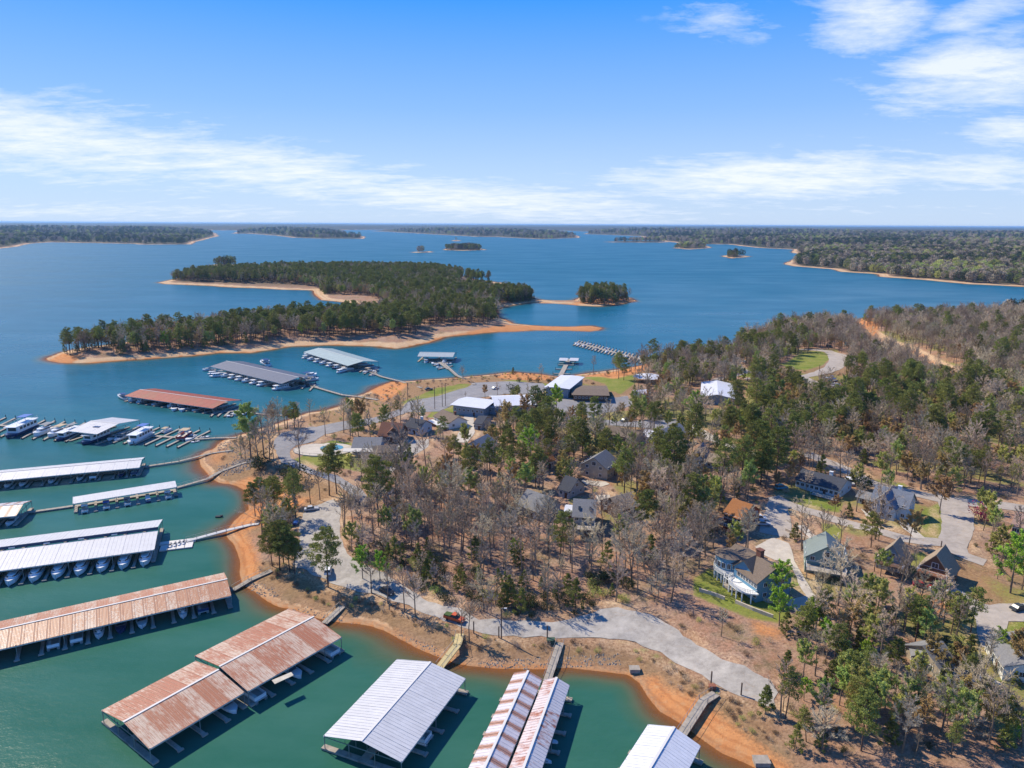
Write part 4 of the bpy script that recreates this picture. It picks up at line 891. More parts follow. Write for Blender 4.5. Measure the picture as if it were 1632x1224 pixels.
def house(ra, rb, width, wallh, ridgeh, wall, roof, label=None, cat='house', group='houses among the trees', name='house', root=None, base=None, over=.5, wins=(4, 2), chimney=None, skip_roof=False, ridge_off=.5, door=True, winh=1.2, storeys=1, z0=None):
    if base is None:
        A = G(ra[0], ra[1], ridgeh); B = G(rb[0], rb[1], ridgeh); base = min(A.z, B.z)
        if z0 is not None: base = z0
        a = P(ra[0], ra[1], base+ridgeh); b = P(rb[0], rb[1], base+ridgeh)
    d = b-a; L = float(np.hypot(*d)); rz = math.atan2(d[1], d[0]); c = (a+b)/2
    if root is None:
        root = empty(name, (c[0], c[1], base)); tag(root, label, cat, group)
    off = Vector((c[0]-root.location.x, c[1]-root.location.y, base-root.location.z))
    ca, sa = math.cos(rz), math.sin(rz)
    def put(me, nm, x, y, z, r=0.0, rx=0.0, parent=None):
        return inst(me, nm, root, (off.x+x*ca-y*sa, off.y+x*sa+y*ca, off.z+z), (rx, 0, rz+r))
    h = width/2; w_ = MB(); lx = L/2
    w_.quad((-lx, -h, -2.5), (lx, -h, -2.5), (lx, -h, wallh), (-lx, -h, wallh)); w_.quad((lx, h, -2.5), (-lx, h, -2.5), (-lx, h, wallh), (lx, h, wallh))
    for s in (-1, 1):
        q = [(s*lx, -h, -2.5), (s*lx, h, -2.5), (s*lx, h, wallh), (s*lx, 0, ridgeh-.12), (s*lx, -h, wallh)]
        w_.quad(*(q if s > 0 else q[::-1]))
    put(w_.mesh('wall', WALLS[wall]), 'wall', 0, 0, 0)
    if not skip_roof:
        k = (ridgeh-wallh)/h; ze = wallh-over*k; sl = math.hypot(h+over, ridgeh-ze); an = math.atan2(ridgeh-ze, h+over)
        me = MB().slab([(-lx-over, 0, 0), (lx+over, 0, 0), (lx+over, sl, 0), (-lx-over, sl, 0)], .18).mesh('roof_slope', ROOFS[roof])
        put(me, 'roof_slope', 0, -h-over, ze+.15, 0, an); put(me, 'roof_slope', 0, h+over, ze+.15, math.pi, an)
    nl, ns_ = wins
    for st in range(storeys):
        zz = (1.7+2.8*st) if storeys > 1 else wallh*.55
        wm, pm = win_mesh(1.2, winh)
        for s in (-1, 1):
            for i in range(nl):
                o = put(wm, 'window', -lx+L*(i+.5)/nl, s*(h+.04), zz); inst(pm, 'pane', o)
            for i in range(ns_):
                o = put(wm, 'window', s*(lx+.04), -h+width*(i+.5)/ns_, zz, math.pi/2); inst(pm, 'pane', o)
    if ridgeh-wallh > 3.2:
        wm, pm = win_mesh(1.6, 1.5)
        for s in (-1, 1): o = put(wm, 'window', s*(lx+.04), 0, wallh+(ridgeh-wallh)*.35, math.pi/2); inst(pm, 'pane', o)
    if door: put(MB().box((0, 0, 1.05), (1.0, .12, 2.1)).mesh('door', DOORM), 'door', L*.18, -h-.05, 0)
    if chimney: put(MB().box((0, 0, (ridgeh+.8)/2), (1.1, .9, ridgeh+.8)).box((0, 0, ridgeh+.9), (1.3, 1.1, .2)).mesh('chimney', BRICK if chimney == 'brick' else TRIMW), 'chimney', L*.1, h*.35, 0)
    FOOT.append((c[0], c[1], max(L, width)/2+2.5))
    root['_L'] = 0; del root['_L']
    return root, put, L
def deck_of(put, x, y, w_, d, z, m=WOOD, rail=True):
    put(MB().box((0, 0, z), (w_, d, .2)).mesh('deck', m), 'deck', x, y, 0)
    pm = MB().box((0, 0, z/2-.5), (.18, .18, z+1)).mesh('deck_post', m)
    for sx in (-1, 1):
        for sy in (-1, 1): put(pm, 'deck_post', x+sx*(w_/2-.2), y+sy*(d/2-.2), 0)
    if rail:
        r_ = MB(); 
        for sy in (-1, 1): r_.box((0, sy*d/2, z+1.05), (w_, .07, .07)); [r_.box((-w_/2+w_*i/10, sy*d/2, z+.55), (.05, .05, .95)) for i in range(11)]
        for sx in (-1, 1): r_.box((sx*w_/2, 0, z+1.05), (.07, d, .07))
        put(r_.mesh('railing', TRIMW), 'railing', x, y, 0)
_, p, _l = house((1281,747.5),(1349,764.5), 12, 3.2, 5.6, 'lightblue', 'dark', 'long low house with charcoal roof and small white cupola by the road', wins=(9, 2), chimney='white')
deck_of(p, 4, -8, 9, 4, .4)
_, p, _l = house((1398.5,773),(1455,786), 10, 4.6, 8.4, 'lightblue', 'bluegrey', 'two storey pale blue house with grey cross gable roof on the corner lot', storeys=2, wins=(5, 2), chimney='white')
h_root = _
house((1424,774),(1409,788), 7.5, 4.6, 8.6, 'lightblue', 'bluegrey', root=h_root, storeys=2, wins=(1, 3), door=False)
_, p, _l = house((1372,781.5),(1388,785.5), 6.5, 2.4, 3.8, 'grey', 'grey', 'small grey roofed garage left of the two storey pale blue house', name='garage', cat='garage', wins=(1, 1))
_, p, _l = house((1319,871),(1316,848), 10.5, 4.8, 8.6, 'green', 'green', 'steep house with pale green metal roof and white framed gable', storeys=2, wins=(3, 3))
deck_of(p, -_l/2-2.2, 0, 4, 10, 2.6)
_, p, _l = house((1424,868),(1434,856.5), 7.5, 3.0, 8.0, 'bluegrey', 'tan', 'blue grey A frame house with teal dormer behind bare trees', wins=(2, 2)); deck_of(p, -_l/2-1.6, 0, 3, 7, 2.6, mat('dark_stain', (.12, .07, .05), .8))
_, p, _l = house((1493,884),(1506,869), 8.0, 3.2, 8.2, 'brown', 'tan', 'brown A frame house with tan roof and small balcony on the gable', wins=(2, 2)); deck_of(p, -_l/2-1.6, 0, 3, 7, 3.2, mat('dark_stain2', (.20, .09, .05), .8))
_, p, _l = house((1170,795),(1198,804), 11, 5.0, 8.4, 'red', 'orange', 'red brown cabin with a bright orange brown roof in the woods', storeys=2, wins=(4, 3)); deck_of(p, 0, -7.5, _l, 4, 2.6, mat('dark_stain3', (.14, .07, .05), .8))
_, p, _l = house((1056,684),(1082,675), 10, 5.6, 8.2, 'white', 'bluegrey', 'two storey white house with grey roof and white lattice decks', storeys=2, wins=(5, 3)); deck_of(p, -_l/2-3, 0, 5, 9, 3.0, TRIMW)
house((1114,712),(1121,705), 8, 2.4, 7.5, 'lightblue', 'bluegrey', 'small pale A frame with a pointed grey roof left of the pines', wins=(2, 2)); house((1133,722),(1160,727), 8, 2.8, 5, 'grey', 'tan', 'low tan roofed house right of the pale A frame')
r_, p, _l = house((916,795),(949,797), 12, 5.2, 8.6, 'grey', 'grey', 'grey house with two skylights above a screened porch in the woods', storeys=2, wins=(3, 2)); deck_of(p, 0, -8, 7, 5, 2.8)
sk = MB().box((0, 0, 0), (.8, 1.4, .15)).mesh('skylight', GLASS)
for x in (-1.5, 2.0): p(sk, 'skylight', x, -3.6, 7.05, 0, .52)
house((903,806),(914,807), 5, 3.6, 4.4, 'grey', 'white', 'flat white roofed lean-to left of the skylight house', name='shed', cat='shed', wins=(1, 1))
house((842,780),(876,792), 11, 3.4, 7.0, 'grey', 'grey', 'grey roofed house half hidden left of the skylight house')
house((974,793),(1003,785), 10, 3.6, 6.2, 'brown', 'tan', 'brown house with a light tan roof right of the skylight house')
house((903,758),(920,763), 9, 3.0, 6.4, 'grey', 'dark', 'dark roofed cottage beside a white concrete pad', wins=(2, 2))
house((947,729),(965,717), 11, 4.6, 8.4, 'tan', 'grey', 'tall tan gabled house with grey roof amid the trees', storeys=2)
house((756,702),(776,692), 9, 5.2, 8.2, 'lightblue', 'bluegrey', 'pale blue white house partly hidden behind tall pines', storeys=2, wins=(4, 3))
house((852,722),(873,717), 8, 3.6, 6.4, 'tan', 'orange', 'small tan house with orange brown roof between green trees')
house((972,678),(1020,688), 9, 3.0, 5.2, 'tan', 'brown', 'long low brown roofed house behind the yacht club lot', wins=(7, 2)); house((1060,690),(1030,684), 7, 3.0, 5.0, 'white', 'white', 'low white building left of the two storey white house')
house((764,663),(775,664), 14, 3.0, 4.8, 'grey', 'dark', 'dark grey roofed long shed behind the white pavilions', name='shed', cat='shed')
r_, p, _l = house((706,653),(730,664.5), 10, 3.0, 5.4, 'white', 'brown', 'brown roofed ranch house with white deck, top of the lane', wins=(5, 2), chimney='brick'); deck_of(p, 0, -7, _l, 3, 1.2, TRIMW)
house((655,666),(678,670), 10, 3.4, 6.2, 'lightblue', 'dark', 'dark roofed pale house behind a tall bare twin tree', chimney='white')
r_, p, _l = house((610,672.5),(642,675), 10.5, 3.0, 7.6, 'brown', 'redbrown', 'reddish brown roofed house with dark glazed gable end', wins=(3, 2))
house((628,675),(627,681), 5, 4.4, 6.8, 'brown', 'redbrown', root=r_, door=False, wins=(1, 1))
r_, p, _l = house((566,697),(608,697), 14, 3.2, 6.0, 'bluegrey', 'grey', 'wide grey roofed house next to the oval swimming pool', wins=(7, 2))
p(MB().slab([(-9, -3, 3.0), (5, -3, 3.0), (5, 0, 3.5), (-9, 0, 3.5)], .15).mesh('porch_roof', mat('cream_roof', (.58, .54, .47), .7)), 'porch_roof', 0, -7.5, 0)
r_, p, _l = house((595,711),(628,708.5), 9, 5.4, 7.0, 'tan', 'brown', 'boxy two storey tan house with brown roof above the lane', storeys=2, wins=(3, 2)); deck_of(p, -_l/2-2.5, 0, 5, 6, 2.6)
r_, p, _l = house((1473,1029),(1500,1023), 9, 3.0, 5.6, 'tan', 'grey', 'grey cross gable roofed house in the lower right woods', wins=(4, 2)); house((1487,1020),(1491,1034), 8, 3.0, 5.6, 'tan', 'grey', root=r_, door=False, wins=(2, 2))
p(MB().box((0, 0, .3), (10, 6, .3)).mesh('patio', M_CONC), 'patio', 4, -7, 0)
house((1632,1006),(1665,1052), 14, 3.2, 6.0, 'white', 'grey', 'grey roofed white house cut by the right edge', wins=(7, 2))
house((1622,817),(1652,824), 12, 3.0, 5.4, 'white', 'pink', 'pinkish brown roofed house cut by the right edge', wins=(4, 2))
# yacht club: tall single slope roof with a flat roofed brown wing
r_, p, _l = house((888,617),(912,599), 13, 6.2, 6.6, 'bluegrey', 'white', 'tall blue grey clubhouse with a white sloping roof by the beach', name='clubhouse', cat='clubhouse', storeys=2, wins=(5, 2), group='buildings by the marina parking lot', over=1.0)
r_, p, _l = house((914,620),(966,621), 22, 3.4, 4.0, 'brown', 'brown', 'low brown roofed wing beside the tall clubhouse', name='clubhouse_wing', cat='clubhouse', wins=(9, 3), group='buildings by the marina parking lot', over=1.2)
house((734,636.5),(782,642), 16, 5.0, 5.8, 'bluegrey', 'white', 'left white roofed pavilion with blue grey walls', name='pavilion', cat='pavilion', wins=(7, 3), group='buildings by the marina parking lot', over=1.2)
house((787,632.5),(846,630.5), 20, 4.8, 6.8, 'bluegrey', 'white', 'larger right white barrel roofed pavilion', name='pavilion', cat='pavilion', wins=(7, 3), group='buildings by the marina parking lot', over=1.2)
house((778,641),(812,645), 13, 3.8, 4.4, 'bluegrey', 'white', 'low white roofed link between the two pavilions', name='link_building', cat='pavilion', wins=(4, 2), group='buildings by the marina parking lot', over=.4)
house((1143,606.5),(1144,629), 17, 4.0, 5.6, 'bluegrey', 'white', 'metal roofed warehouse with weathered pale panels', name='warehouse', cat='warehouse', wins=(4, 2), group='buildings by the marina parking lot')
house((1015,622),(1031,621), 8, 2.8, 3.8, 'blue', 'white', 'small blue walled pool house with white roof', name='pool_house', cat='pool house', wins=(2, 1), group='buildings by the marina parking lot')
q = G(1033, 600, 3); hx = empty('picnic_pavilion', q); tag(hx, 'white low pyramid roofed picnic pavilion near the shore', 'pavilion', 'buildings by the marina parking lot')
hexa = [(9.5*math.cos(a), 9.5*math.sin(a)) for a in (k*math.pi/4 for k in range(8))]
for k in range(8):
    a, b = hexa[k], hexa[(k+1) % 8]; MB().slab([(a[0], a[1], 3), (b[0], b[1], 3), (0, 0, 5.2)], .12).build('roof_slope', W_ROOF2, hx); MB().box((a[0]*.9, a[1]*.9, 1.3), (.25, .25, 3.4)).build('post', WOOD, hx)
FOOT.append((q.x, q.y, 10))
# the blue lake house with white terraces
r_, p, L1 = house((1174,868.5),(1199,882), 10, 5.6, 8.0, 'blue', 'brown', 'blue lake house with brown roofs, brown chimney and curved white terraces', wins=(6, 2), storeys=2, name='lake_house', group=None, door=False, over=.6)
zb = r_.location.z
p(MB().box((0, 0, 5.4), (1.6, 1.3, 10.8)).box((0, 0, 10.9), (1.9, 1.6, .25)).mesh('chimney', BRICK), 'chimney', 6.5, -1, 0)
tm = MB(); tm.prism([(3.6*math.cos(a), 3.6*math.sin(a)) for a in (k*math.pi/7 for k in range(14))], -2, 6.6); p(tm.mesh('turret', WALLS['blue']), 'turret', -L1/2+1.0, -3.5, 0)
tr_ = MB(); tr_.prism([(4.1*math.cos(a), 4.1*math.sin(a)) for a in (k*math.pi/7 for k in range(14))], 6.6, 7.6, .15); p(tr_.mesh('turret_roof', ROOFS['brown']), 'turret_roof', -L1/2+1.0, -3.5, 0)
for i in range(-3, 4):
    a = -math.pi/2+i*.4; o = p(win_mesh(1.0, 1.6)[0], 'window', -L1/2+1.0+3.66*math.cos(a), -3.5+3.66*math.sin(a), 4.4, a+math.pi/2); inst(win_mesh(1.0, 1.6)[1], 'pane', o)
r2, p2, L2 = house((1205,884),(1236,904), 11, 5.8, 9.0, 'blue', 'brown', root=r_, wins=(7, 2), storeys=2, door=False, over=.6, z0=zb)
house((1203,886),(1187,893), 6, 6.4, 9.0, 'blue', 'brown', root=r_, wins=(1, 2), storeys=2, door=False, z0=zb)
def terrace(put, x0, x1, y0, dep, z, bulge=1.5):
    o_ = [(x0, y0)]; n = 12
    for i in range(n+1):
        u = i/n; x = x0+(x1-x0)*u; o_.append((x, y0-dep*(1-abs(2*u-1)**3.0)-.6))
    o_.append((x1, y0)); t_ = MB(); t_.slab([(a, b, z) for a, b in o_], .35); put(t_.mesh('terrace', TRIMW), 'terrace', 0, 0, 0)
    edge = o_[1:-1]; ra = MB()
    for i in range(len(edge)-1):
        a, b = edge[i], edge[i+1]; ra.cyl((a[0], a[1], z+1.05), (b[0], b[1], z+1.05), .06, 4); ra.cyl((a[0], a[1], z+.55), (b[0], b[1], z+.55), .03, 4)
        for k in range(3): q = (a[0]+(b[0]-a[0])*k/3, a[1]+(b[1]-a[1])*k/3); ra.box((q[0], q[1], z+.5), (.07, .07, 1.05))
    put(ra.mesh('railing', TRIMW), 'railing', 0, 0, 0)
    cm = MB().cyl((0, 0, -3.0), (0, 0, z-.3), .2, 8).mesh('column', TRIMW)
    for i in range(1, len(edge)-1, 2): put(cm, 'column', edge[i][0], edge[i][1]+.3, 0)
terrace(p, -L1/2-2.0, L1/2+1, -5.0, 2.8, 2.9); terrace(p2, -L2/2-2, L2/2+1.0, -5.5, 3.2, 2.9)
gz = empty('gazebo', G(1170, 936)); tag(gz, 'white trellised gazebo deck below the terraces of the blue lake house', 'gazebo')
g8 = [(3.0*math.cos(a), 3.0*math.sin(a)) for a in (k*math.pi/4 for k in range(8))]
for a in g8: MB().box((a[0], a[1], 1.3), (.2, .2, 3.6)).build('post', TRIMW, gz)
MB().prism(g8, .2, .5).build('deck', WOOD, gz)
g_ = MB(); [g_.cyl((g8[k][0], g8[k][1], 3.1), (g8[(k+1) % 8][0], g8[(k+1) % 8][1], 3.1), .1, 4) for k in range(8)]; [g_.cyl((g8[k][0], g8[k][1], 3.1), (g8[k+4][0], g8[k+4][1], 3.1), .07, 4) for k in range(4)]; g_.build('top_rail', TRIMW, gz)
# garden and retaining walls
def wall_px(pts, label, h=.9, t=.4, m=None):
    c = [G(*q) for q in pts]; root = empty('retaining_wall', c[0]); tag(root, label, 'wall', 'low retaining walls')
    for a, b in zip(c[:-1], c[1:]):
        a2, b2 = a-c[0], b-c[0]; n = Vector((-(b2-a2).y, (b2-a2).x, 0)).normalized()*(t/2)
        MB().slab([tuple(a2-n+Vector((0, 0, h))), tuple(b2-n+Vector((0, 0, h))), tuple(b2+n+Vector((0, 0, h))), tuple(a2+n+Vector((0, 0, h)))], h+1).build('wall_run', m or mat('cream_stone', (.50, .42, .33), .9, var=.2), root)
wall_px([(1114,942),(1140,950),(1155,956)], 'cream retaining wall at the left foot of the green lawn'); wall_px([(1172,961),(1200,973),(1232,985)], 'cream retaining wall along the lower right of the green lawn')
wall_px([(1185,938),(1205,950),(1222,960),(1246,962)], 'curved cream wall just below the blue lake house', 1.2); wall_px([(1252,846),(1270,853),(1293,864)], 'pinkish garden wall left of the green roofed house'); wall_px([(1258,969),(1275,979),(1296,979)], 'cream wall edging the lower driveway')
# swimming pool beside the wide grey roofed house
q = G(516, 717); pl = empty('swimming_pool', q); tag(pl, 'oval pool with a turquoise cover and pale deck beside the grey house', 'swimming pool')
ov = lambda a, b, z=0: [(a*math.cos(t_), b*math.sin(t_)) for t_ in (k*math.pi/12 for k in range(24))]
MB().prism(ov(13, 9), -1.2, .35).build('pool_deck', M_CONC, pl); MB().prism([(x+3, y+2) for x, y in ov(5, 4)], .3, .42).build('pool_water', mat('pool_water', (.10, .28, .36), .2), pl)
fc = MB()
for k in range(24):
    a, b = ov(13.4, 9.4)[k], ov(13.4, 9.4)[(k+1) % 24]; fc.box((a[0], a[1], .9), (.08, .08, 1.2)); fc.cyl((a[0], a[1], 1.45), (b[0], b[1], 1.45), .04, 4)
fc.build('fence_rail', STEEL, pl); FOOT.append((q.x, q.y, 12))
# ------------------------------------------------------------ vehicles
PAINT = {k: mat(k+'_car_paint', v, .42, spec=.45) for k, v in dict(white=(.72, .72, .72), silver=(.45, .46, .48), black=(.02, .02, .025), blue=(.03, .12, .40), orange=(.55, .10, .03), dark=(.05, .06, .07), red=(.30, .03, .03), teal=(.03, .25, .35)).items()}
TYRE = mat('tyre', (.02, .02, .02), .9); RIM = mat('rim', (.4, .4, .42), .4, .7)
_cars = {}
def car_parts(kind):
    if kind in _cars: return _cars[kind]
    h = {'sedan': 1.42, 'suv': 1.75, 'pickup': 1.8, 'van': 2.0}[kind]; L = {'sedan': 4.7, 'suv': 4.7, 'pickup': 5.6, 'van': 5.2}[kind]; Wd = 1.85
    belt = h*.58; pr = {'sedan': [(-.50, .25), (-.5, belt*.95), (-.34, belt), (.18, belt), (.46, belt*.82), (.5, .6), (.5, .25)],
        'suv': [(-.50, .3), (-.5, belt), (.22, belt), (.46, belt*.85), (.5, .6), (.5, .3)], 'van': [(-.5, .3), (-.5, belt), (.32, belt), (.48, belt*.8), (.5, .6), (.5, .3)],
        'pickup': [(-.5, .4), (-.5, belt), (.2, belt), (.46, belt*.88), (.5, .7), (.5, .4)]}[kind]
    b = MB(); k = len(pr)
    for s in (-1, 1):
        pts = [(x*L, s*Wd/2*(1 if z < belt*.9 else .95), z) for x, z in pr]; b.quad(*(pts if s < 0 else pts[::-1]))
    for i in range(k):
        (x0, z0), (x1, z1) = pr[i], pr[(i+1) % k]; w0 = Wd/2*(1 if z0 < belt*.9 else .95); w1 = Wd/2*(1 if z1 < belt*.9 else .95)
        b.quad((x0*L, -w0, z0), (x0*L, w0, z0), (x1*L, w1, z1), (x1*L, -w1, z1))
    c0, c1, r0_, r1 = {'sedan': (-.36, .20, -.24, .06), 'suv': (-.49, .22, -.44, .10), 'van': (-.49, .34, -.47, .22), 'pickup': (-.12, .22, -.08, .12)}[kind]
    g = MB(); y0, y1 = Wd*.46, Wd*.39
    low = [(c0*L, -y0, belt), (c1*L, -y0, belt), (c1*L, y0, belt), (c0*L, y0, belt)]; top = [(r0_*L, -y1, h-.06), (r1*L, -y1, h-.06), (r1*L, y1, h-.06), (r0_*L, y1, h-.06)]
    for i in range(4): j = (i+1) % 4; g.quad(low[i], low[j], top[j], top[i])
    rf = MB().slab([(r0_*L-.05, -y1-.03, h), (r1*L+.05, -y1-.03, h), (r1*L+.05, y1+.03, h), (r0_*L-.05, y1+.03, h)], .08)
    if kind == 'pickup': pass
    wh = MB().cyl((0, -.11, 0), (0, .11, 0), .35, 12)
    rm = MB().cyl((0, -.125, 0), (0, .125, 0), .2, 8)
    hd = MB().box((L*.5, 0, 0), (.06, .35, .16))
    _cars[kind] = (b, g, rf, wh.mesh('wheel', TYRE), rm.mesh('rim', RIM), hd.mesh('headlight', TRIMW), L, Wd, h); return _cars[kind]
_cm = {}
def car(kind, a, b, paint, label, group='parked cars and trucks', name=None, lift=.12, cargo=None):
    A, B = G(*a), G(*b); d = (B-A); d.z = 0; rz = math.atan2(d.y, d.x); c = (A+B)/2
    bb, gg, rr_, wh, rm, hd, L, Wd, h = car_parts(kind)
    z = max(A.z, B.z, H1(c.x, c.y))+lift; root = empty(name or {'sedan': 'parked_car', 'suv': 'parked_suv', 'pickup': 'pickup_truck', 'van': 'parked_van'}[kind], (c.x, c.y, z), rz); tag(root, label, {'sedan': 'car', 'suv': 'suv', 'pickup': 'pickup truck', 'van': 'van'}[kind], group)
    if (kind, paint) not in _cm: _cm[(kind, paint)] = (bb.mesh('body', PAINT[paint]), rr_.mesh('roof', PAINT[paint]), gg.mesh('window', GLASS))
    bm_, rf, gl = _cm[(kind, paint)]
    inst(bm_, 'body', root); inst(rf, 'roof', root); inst(gl, 'window', root)
    for sx in (-.31, .31):
        for sy in (-1, 1): w_ = inst(wh, 'wheel', root, (sx*L, sy*(Wd/2-.08), .35)); inst(rm, 'rim', w_)
    for sy in (-1, 1): inst(hd, 'headlight', root, (0, sy*.65, h*.42))
    if cargo:
        MB().box((-1.75, 0, h*.62), (1.9, 1.6, .5)).build('cargo', mat('green_brush', (.06, .10, .03), .9), root)
    return root
car('sedan', (487,815), (506,812), 'silver', 'silver white car alone at the top of the gravel lot')
car('suv', (452,839), (475,836), 'blue', 'bright blue car parked beneath the pines'); car('suv', (440,834), (461,831), 'white', 'white car half hidden behind the bright blue one')
car('suv', (522,921), (524,907), 'white', 'white suv seen end-on beside the tall pine'); car('sedan', (609,941), (626,951), 'black', 'black car driving on the gravel road')
car('pickup', (711,985), (738,993), 'orange', 'orange pickup truck with brush in its bed on the gravel road', cargo=True)
car('van', (717,679), (735,677), 'white', 'white van on the drive of the brown ranch house'); car('sedan', (676,623), (691,621), 'dark', 'dark car on the grass near the marina lot')
car('sedan', (958,640), (974,639), 'dark', 'dark blue car in the clubhouse parking lot'); car('sedan', (1001,671), (988,673), 'dark', 'dark car at the far end of the clubhouse lot')
car('sedan', (1206,836), (1226,838), 'silver', 'silver car beside the orange roofed cabin'); car('suv', (1203,829), (1218,829), 'white', 'white car behind the silver one by the orange roofed cabin')
car('suv', (1234,781), (1256,778), 'teal', 'pale teal car at the end of the long charcoal roofed house'); car('van', (1350,768), (1358,775), 'white', 'white van on the road behind the charcoal roofed house')
car('sedan', (1484,942), (1507,945), 'white', 'white car under a bare tree below the brown A frame'); car('sedan', (1460,934), (1480,938), 'red', 'dark red car next to the white one below the brown A frame')
car('sedan', (1616,974), (1632,970), 'dark', 'dark car on the road at the right edge'); car('sedan', (1183,580), (1191,577), 'silver', 'silver car in the wooded shore lot'); car('sedan', (1170,577), (1178,578), 'dark', 'dark car in the wooded shore lot')
car('van', (1316,553), (1327,555), 'dark', 'dark van by the loop road'); car('van', (1345,549), (1353,553), 'teal', 'bright teal camper at the edge of the trees'); car('sedan', (785,621), (793,619), 'white', 'white car in the marina parking lot')
def trailer_boat(a, b, c1, c2, label):
    A, B = G(*a), G(*b); c = (A+B)/2; r_ = boat('runabout', (c.x, c.y), math.atan2(B.y-A.y, B.x-A.x), c1, c2, label, 'boats stored on trailers', .95, max(A.z, B.z)+.75)
    MB().box((0, 0, -.35), (6.2, .15, .15)).box((0, .9, -.2), (4.5, .12, .12)).box((0, -.9, -.2), (4.5, .12, .12)).box((4, 0, -.35), (1.8, .12, .12)).build('trailer_frame', STEEL, r_)
    for s in (-1, 1): inst(car_parts('sedan')[3], 'wheel', r_, (-.8, s*1.05, -.45))
for k, (a, b, c1, c2) in enumerate([((1330,606),(1315,605),'white','blue'),((1334,610),(1319,610),'navy','blue'),((1336,615),(1320,614),'white','none'),((1340,620),(1325,618),'white','blue')]): trailer_boat(a, b, c1, c2, f'{ORD[k]} boat from the back in the trailer lot by the loop road')
trailer_boat((714,684),(700,681),'white','none','white boat on a trailer left of the white van')
# ------------------------------------------------------------ poles, boxes, bits
def pole(px, py, h, label, arm=True, lamp=False, m=None):
    q = G(px, py); root = empty('light_pole' if lamp else 'utility_pole', q); tag(root, label, 'pole', 'utility and light poles')
    MB().cyl((0, 0, -.5), (0, 0, h), .16, 7).build('pole', m or mat('pole_wood', (.14, .10, .075), .9), root)
    if arm: MB().box((0, 0, h-.7), (2.2, .12, .14)).build('crossarm', mat('pole_wood', (.14, .10, .075), .9), root); MB().cyl((.5, 0, h-.5), (.5, 0, h-.1), .07, 5).cyl((-.5, 0, h-.5), (-.5, 0, h-.1), .07, 5).build('insulator', TRIM, root)
    if lamp: MB().cyl((0, 0, h), (.9, -.3, h+.25), .05, 5).build('bracket', STEEL, root); MB().box((1.0, -.35, h+.22), (.7, .3, .15)).build('lamp_head', TRIM, root)
pole(799,1018,8.2,'grey light pole between the gravel road and the twin rusty dock', False, True); pole(755,1009,3.2,'short dark post by the gravel road left of the light pole', False); pole(795,1016,3,'short post just left of the light pole', False); pole(872,1021,4,'short post beside the narrow grey gangway', False)
pole(1133,1092,3.4,'short post at the far end of the gravel road', False); pole(1181,1108,3,'post near the end of the gravel road', False)
pole(693,652,12,'left of three utility poles by the marina lot'); pole(705,648,13,'middle of three utility poles by the marina lot'); pole(710,647,12,'right of three utility poles by the marina lot'); pole(650,638,10,'lone pole on the marina lawn', False)
pole(857,662,12,'utility pole in front of the clubhouse lot'); pole(1295,747,10,'utility pole behind the charcoal roofed house'); pole(1191,800,14,'tall pole beside the orange roofed cabin', False); pole(1305,598,7,'thin pole on the loop lawn', False); pole(1494,890+20,0.1+9,'pole near the brown A frame', False)
def crate(px, py, s, label, m, name='utility_box', cat='box'):
    q = G(px, py); o = MB().box((0, 0, .45), (s*1.4, s, .9)).box((0, 0, .95), (s*1.5, s*1.1, .1)).build(name, m, None, q); tag(o, label, cat)
crate(878,1024,1.3,'small green box by the gangway landing', mat('box_green', (.05, .09, .06), .7)); crate(1011,1070,1.6,'small wooden box at the edge of the orange mud', WOOD, 'wooden_box'); crate(1213,1217,2.0,'small wooden crate on the orange bank at the bottom edge', WOOD, 'wooden_crate', 'crate')
crate(1135,1098,1.0,'rusty small box at the gravel road end', mat('rusty_box', (.25, .1, .06), .9))
# bench tables and shrubs by the lawn come with the plants
# ------------------------------------------------------------ plants: prototype meshes
def leaf_mat(name, c, rnd=.2, var=.35, hue=.03, trans=.25):
    m = bpy.data.materials.new(name); m.use_nodes = True; t = N(m.node_tree); b = t.n['Principled BSDF']; b.inputs['Roughness'].default_value = .8; b.inputs['Specular IOR Level'].default_value = .15
    oi = t.n.new('ShaderNodeObjectInfo'); g = t.n.new('ShaderNodeTexCoord').outputs['Object']
    o = t.mix(t.noise(.8, g, 3, .6, lo=.3, hi=.7), c4([x*(1-var) for x in c]), c4([x*(1+var) for x in c]))
    hs = t.n.new('ShaderNodeHueSaturation'); t.l.new(o, hs.inputs['Color'])
    t.l.new(t.ramp(oi.outputs['Random'], 0, 1, 1-rnd, 1+rnd), hs.inputs['Value'])
    t.l.new(t.ramp(t.math('FRACT', t.math('MULTIPLY', oi.outputs['Random'], 9.7)), 0, 1, .5-hue, .5+hue), hs.inputs['Hue'])
    t.l.new(hs.outputs[0], b.inputs['Base Color'])
    if trans:
        tl = t.n.new('ShaderNodeBsdfTranslucent'); t.l.new(hs.outputs[0], tl.inputs[0]); ms = t.n.new('ShaderNodeMixShader'); ms.inputs[0].default_value = trans
        t.l.new(b.outputs[0], ms.inputs[1]); t.l.new(tl.outputs[0], ms.inputs[2]); t.l.new(ms.outputs[0], t.n['Material Output'].inputs[0])
    MATS[name] = m; return m
BARK = leaf_mat('grey_bark', (.22, .165, .12), .3, .2, .01, 0); PBARK = leaf_mat('pine_bark', (.12, .08, .06), .2, .25, .01, 0)
TWIG = leaf_mat('bare_twigs', (.43, .345, .245), .28, .15, .02, 0)
NEED = leaf_mat('pine_needles', (.205, .22, .055), .25, .35, .02); BUDY = leaf_mat('yellow_green_buds', (.42, .46, .12), .22, .3, .035); LIME = leaf_mat('lime_leaves', (.32, .48, .05), .12, .3, .012)
OCH = leaf_mat('ochre_buds', (.48, .33, .13), .2, .25, .02); MAG = leaf_mat('magenta_blossom', (.52, .04, .13), .1, .3, .01); DKG = leaf_mat('dark_evergreen', (.050, .066, .022), .2, .3, .015)
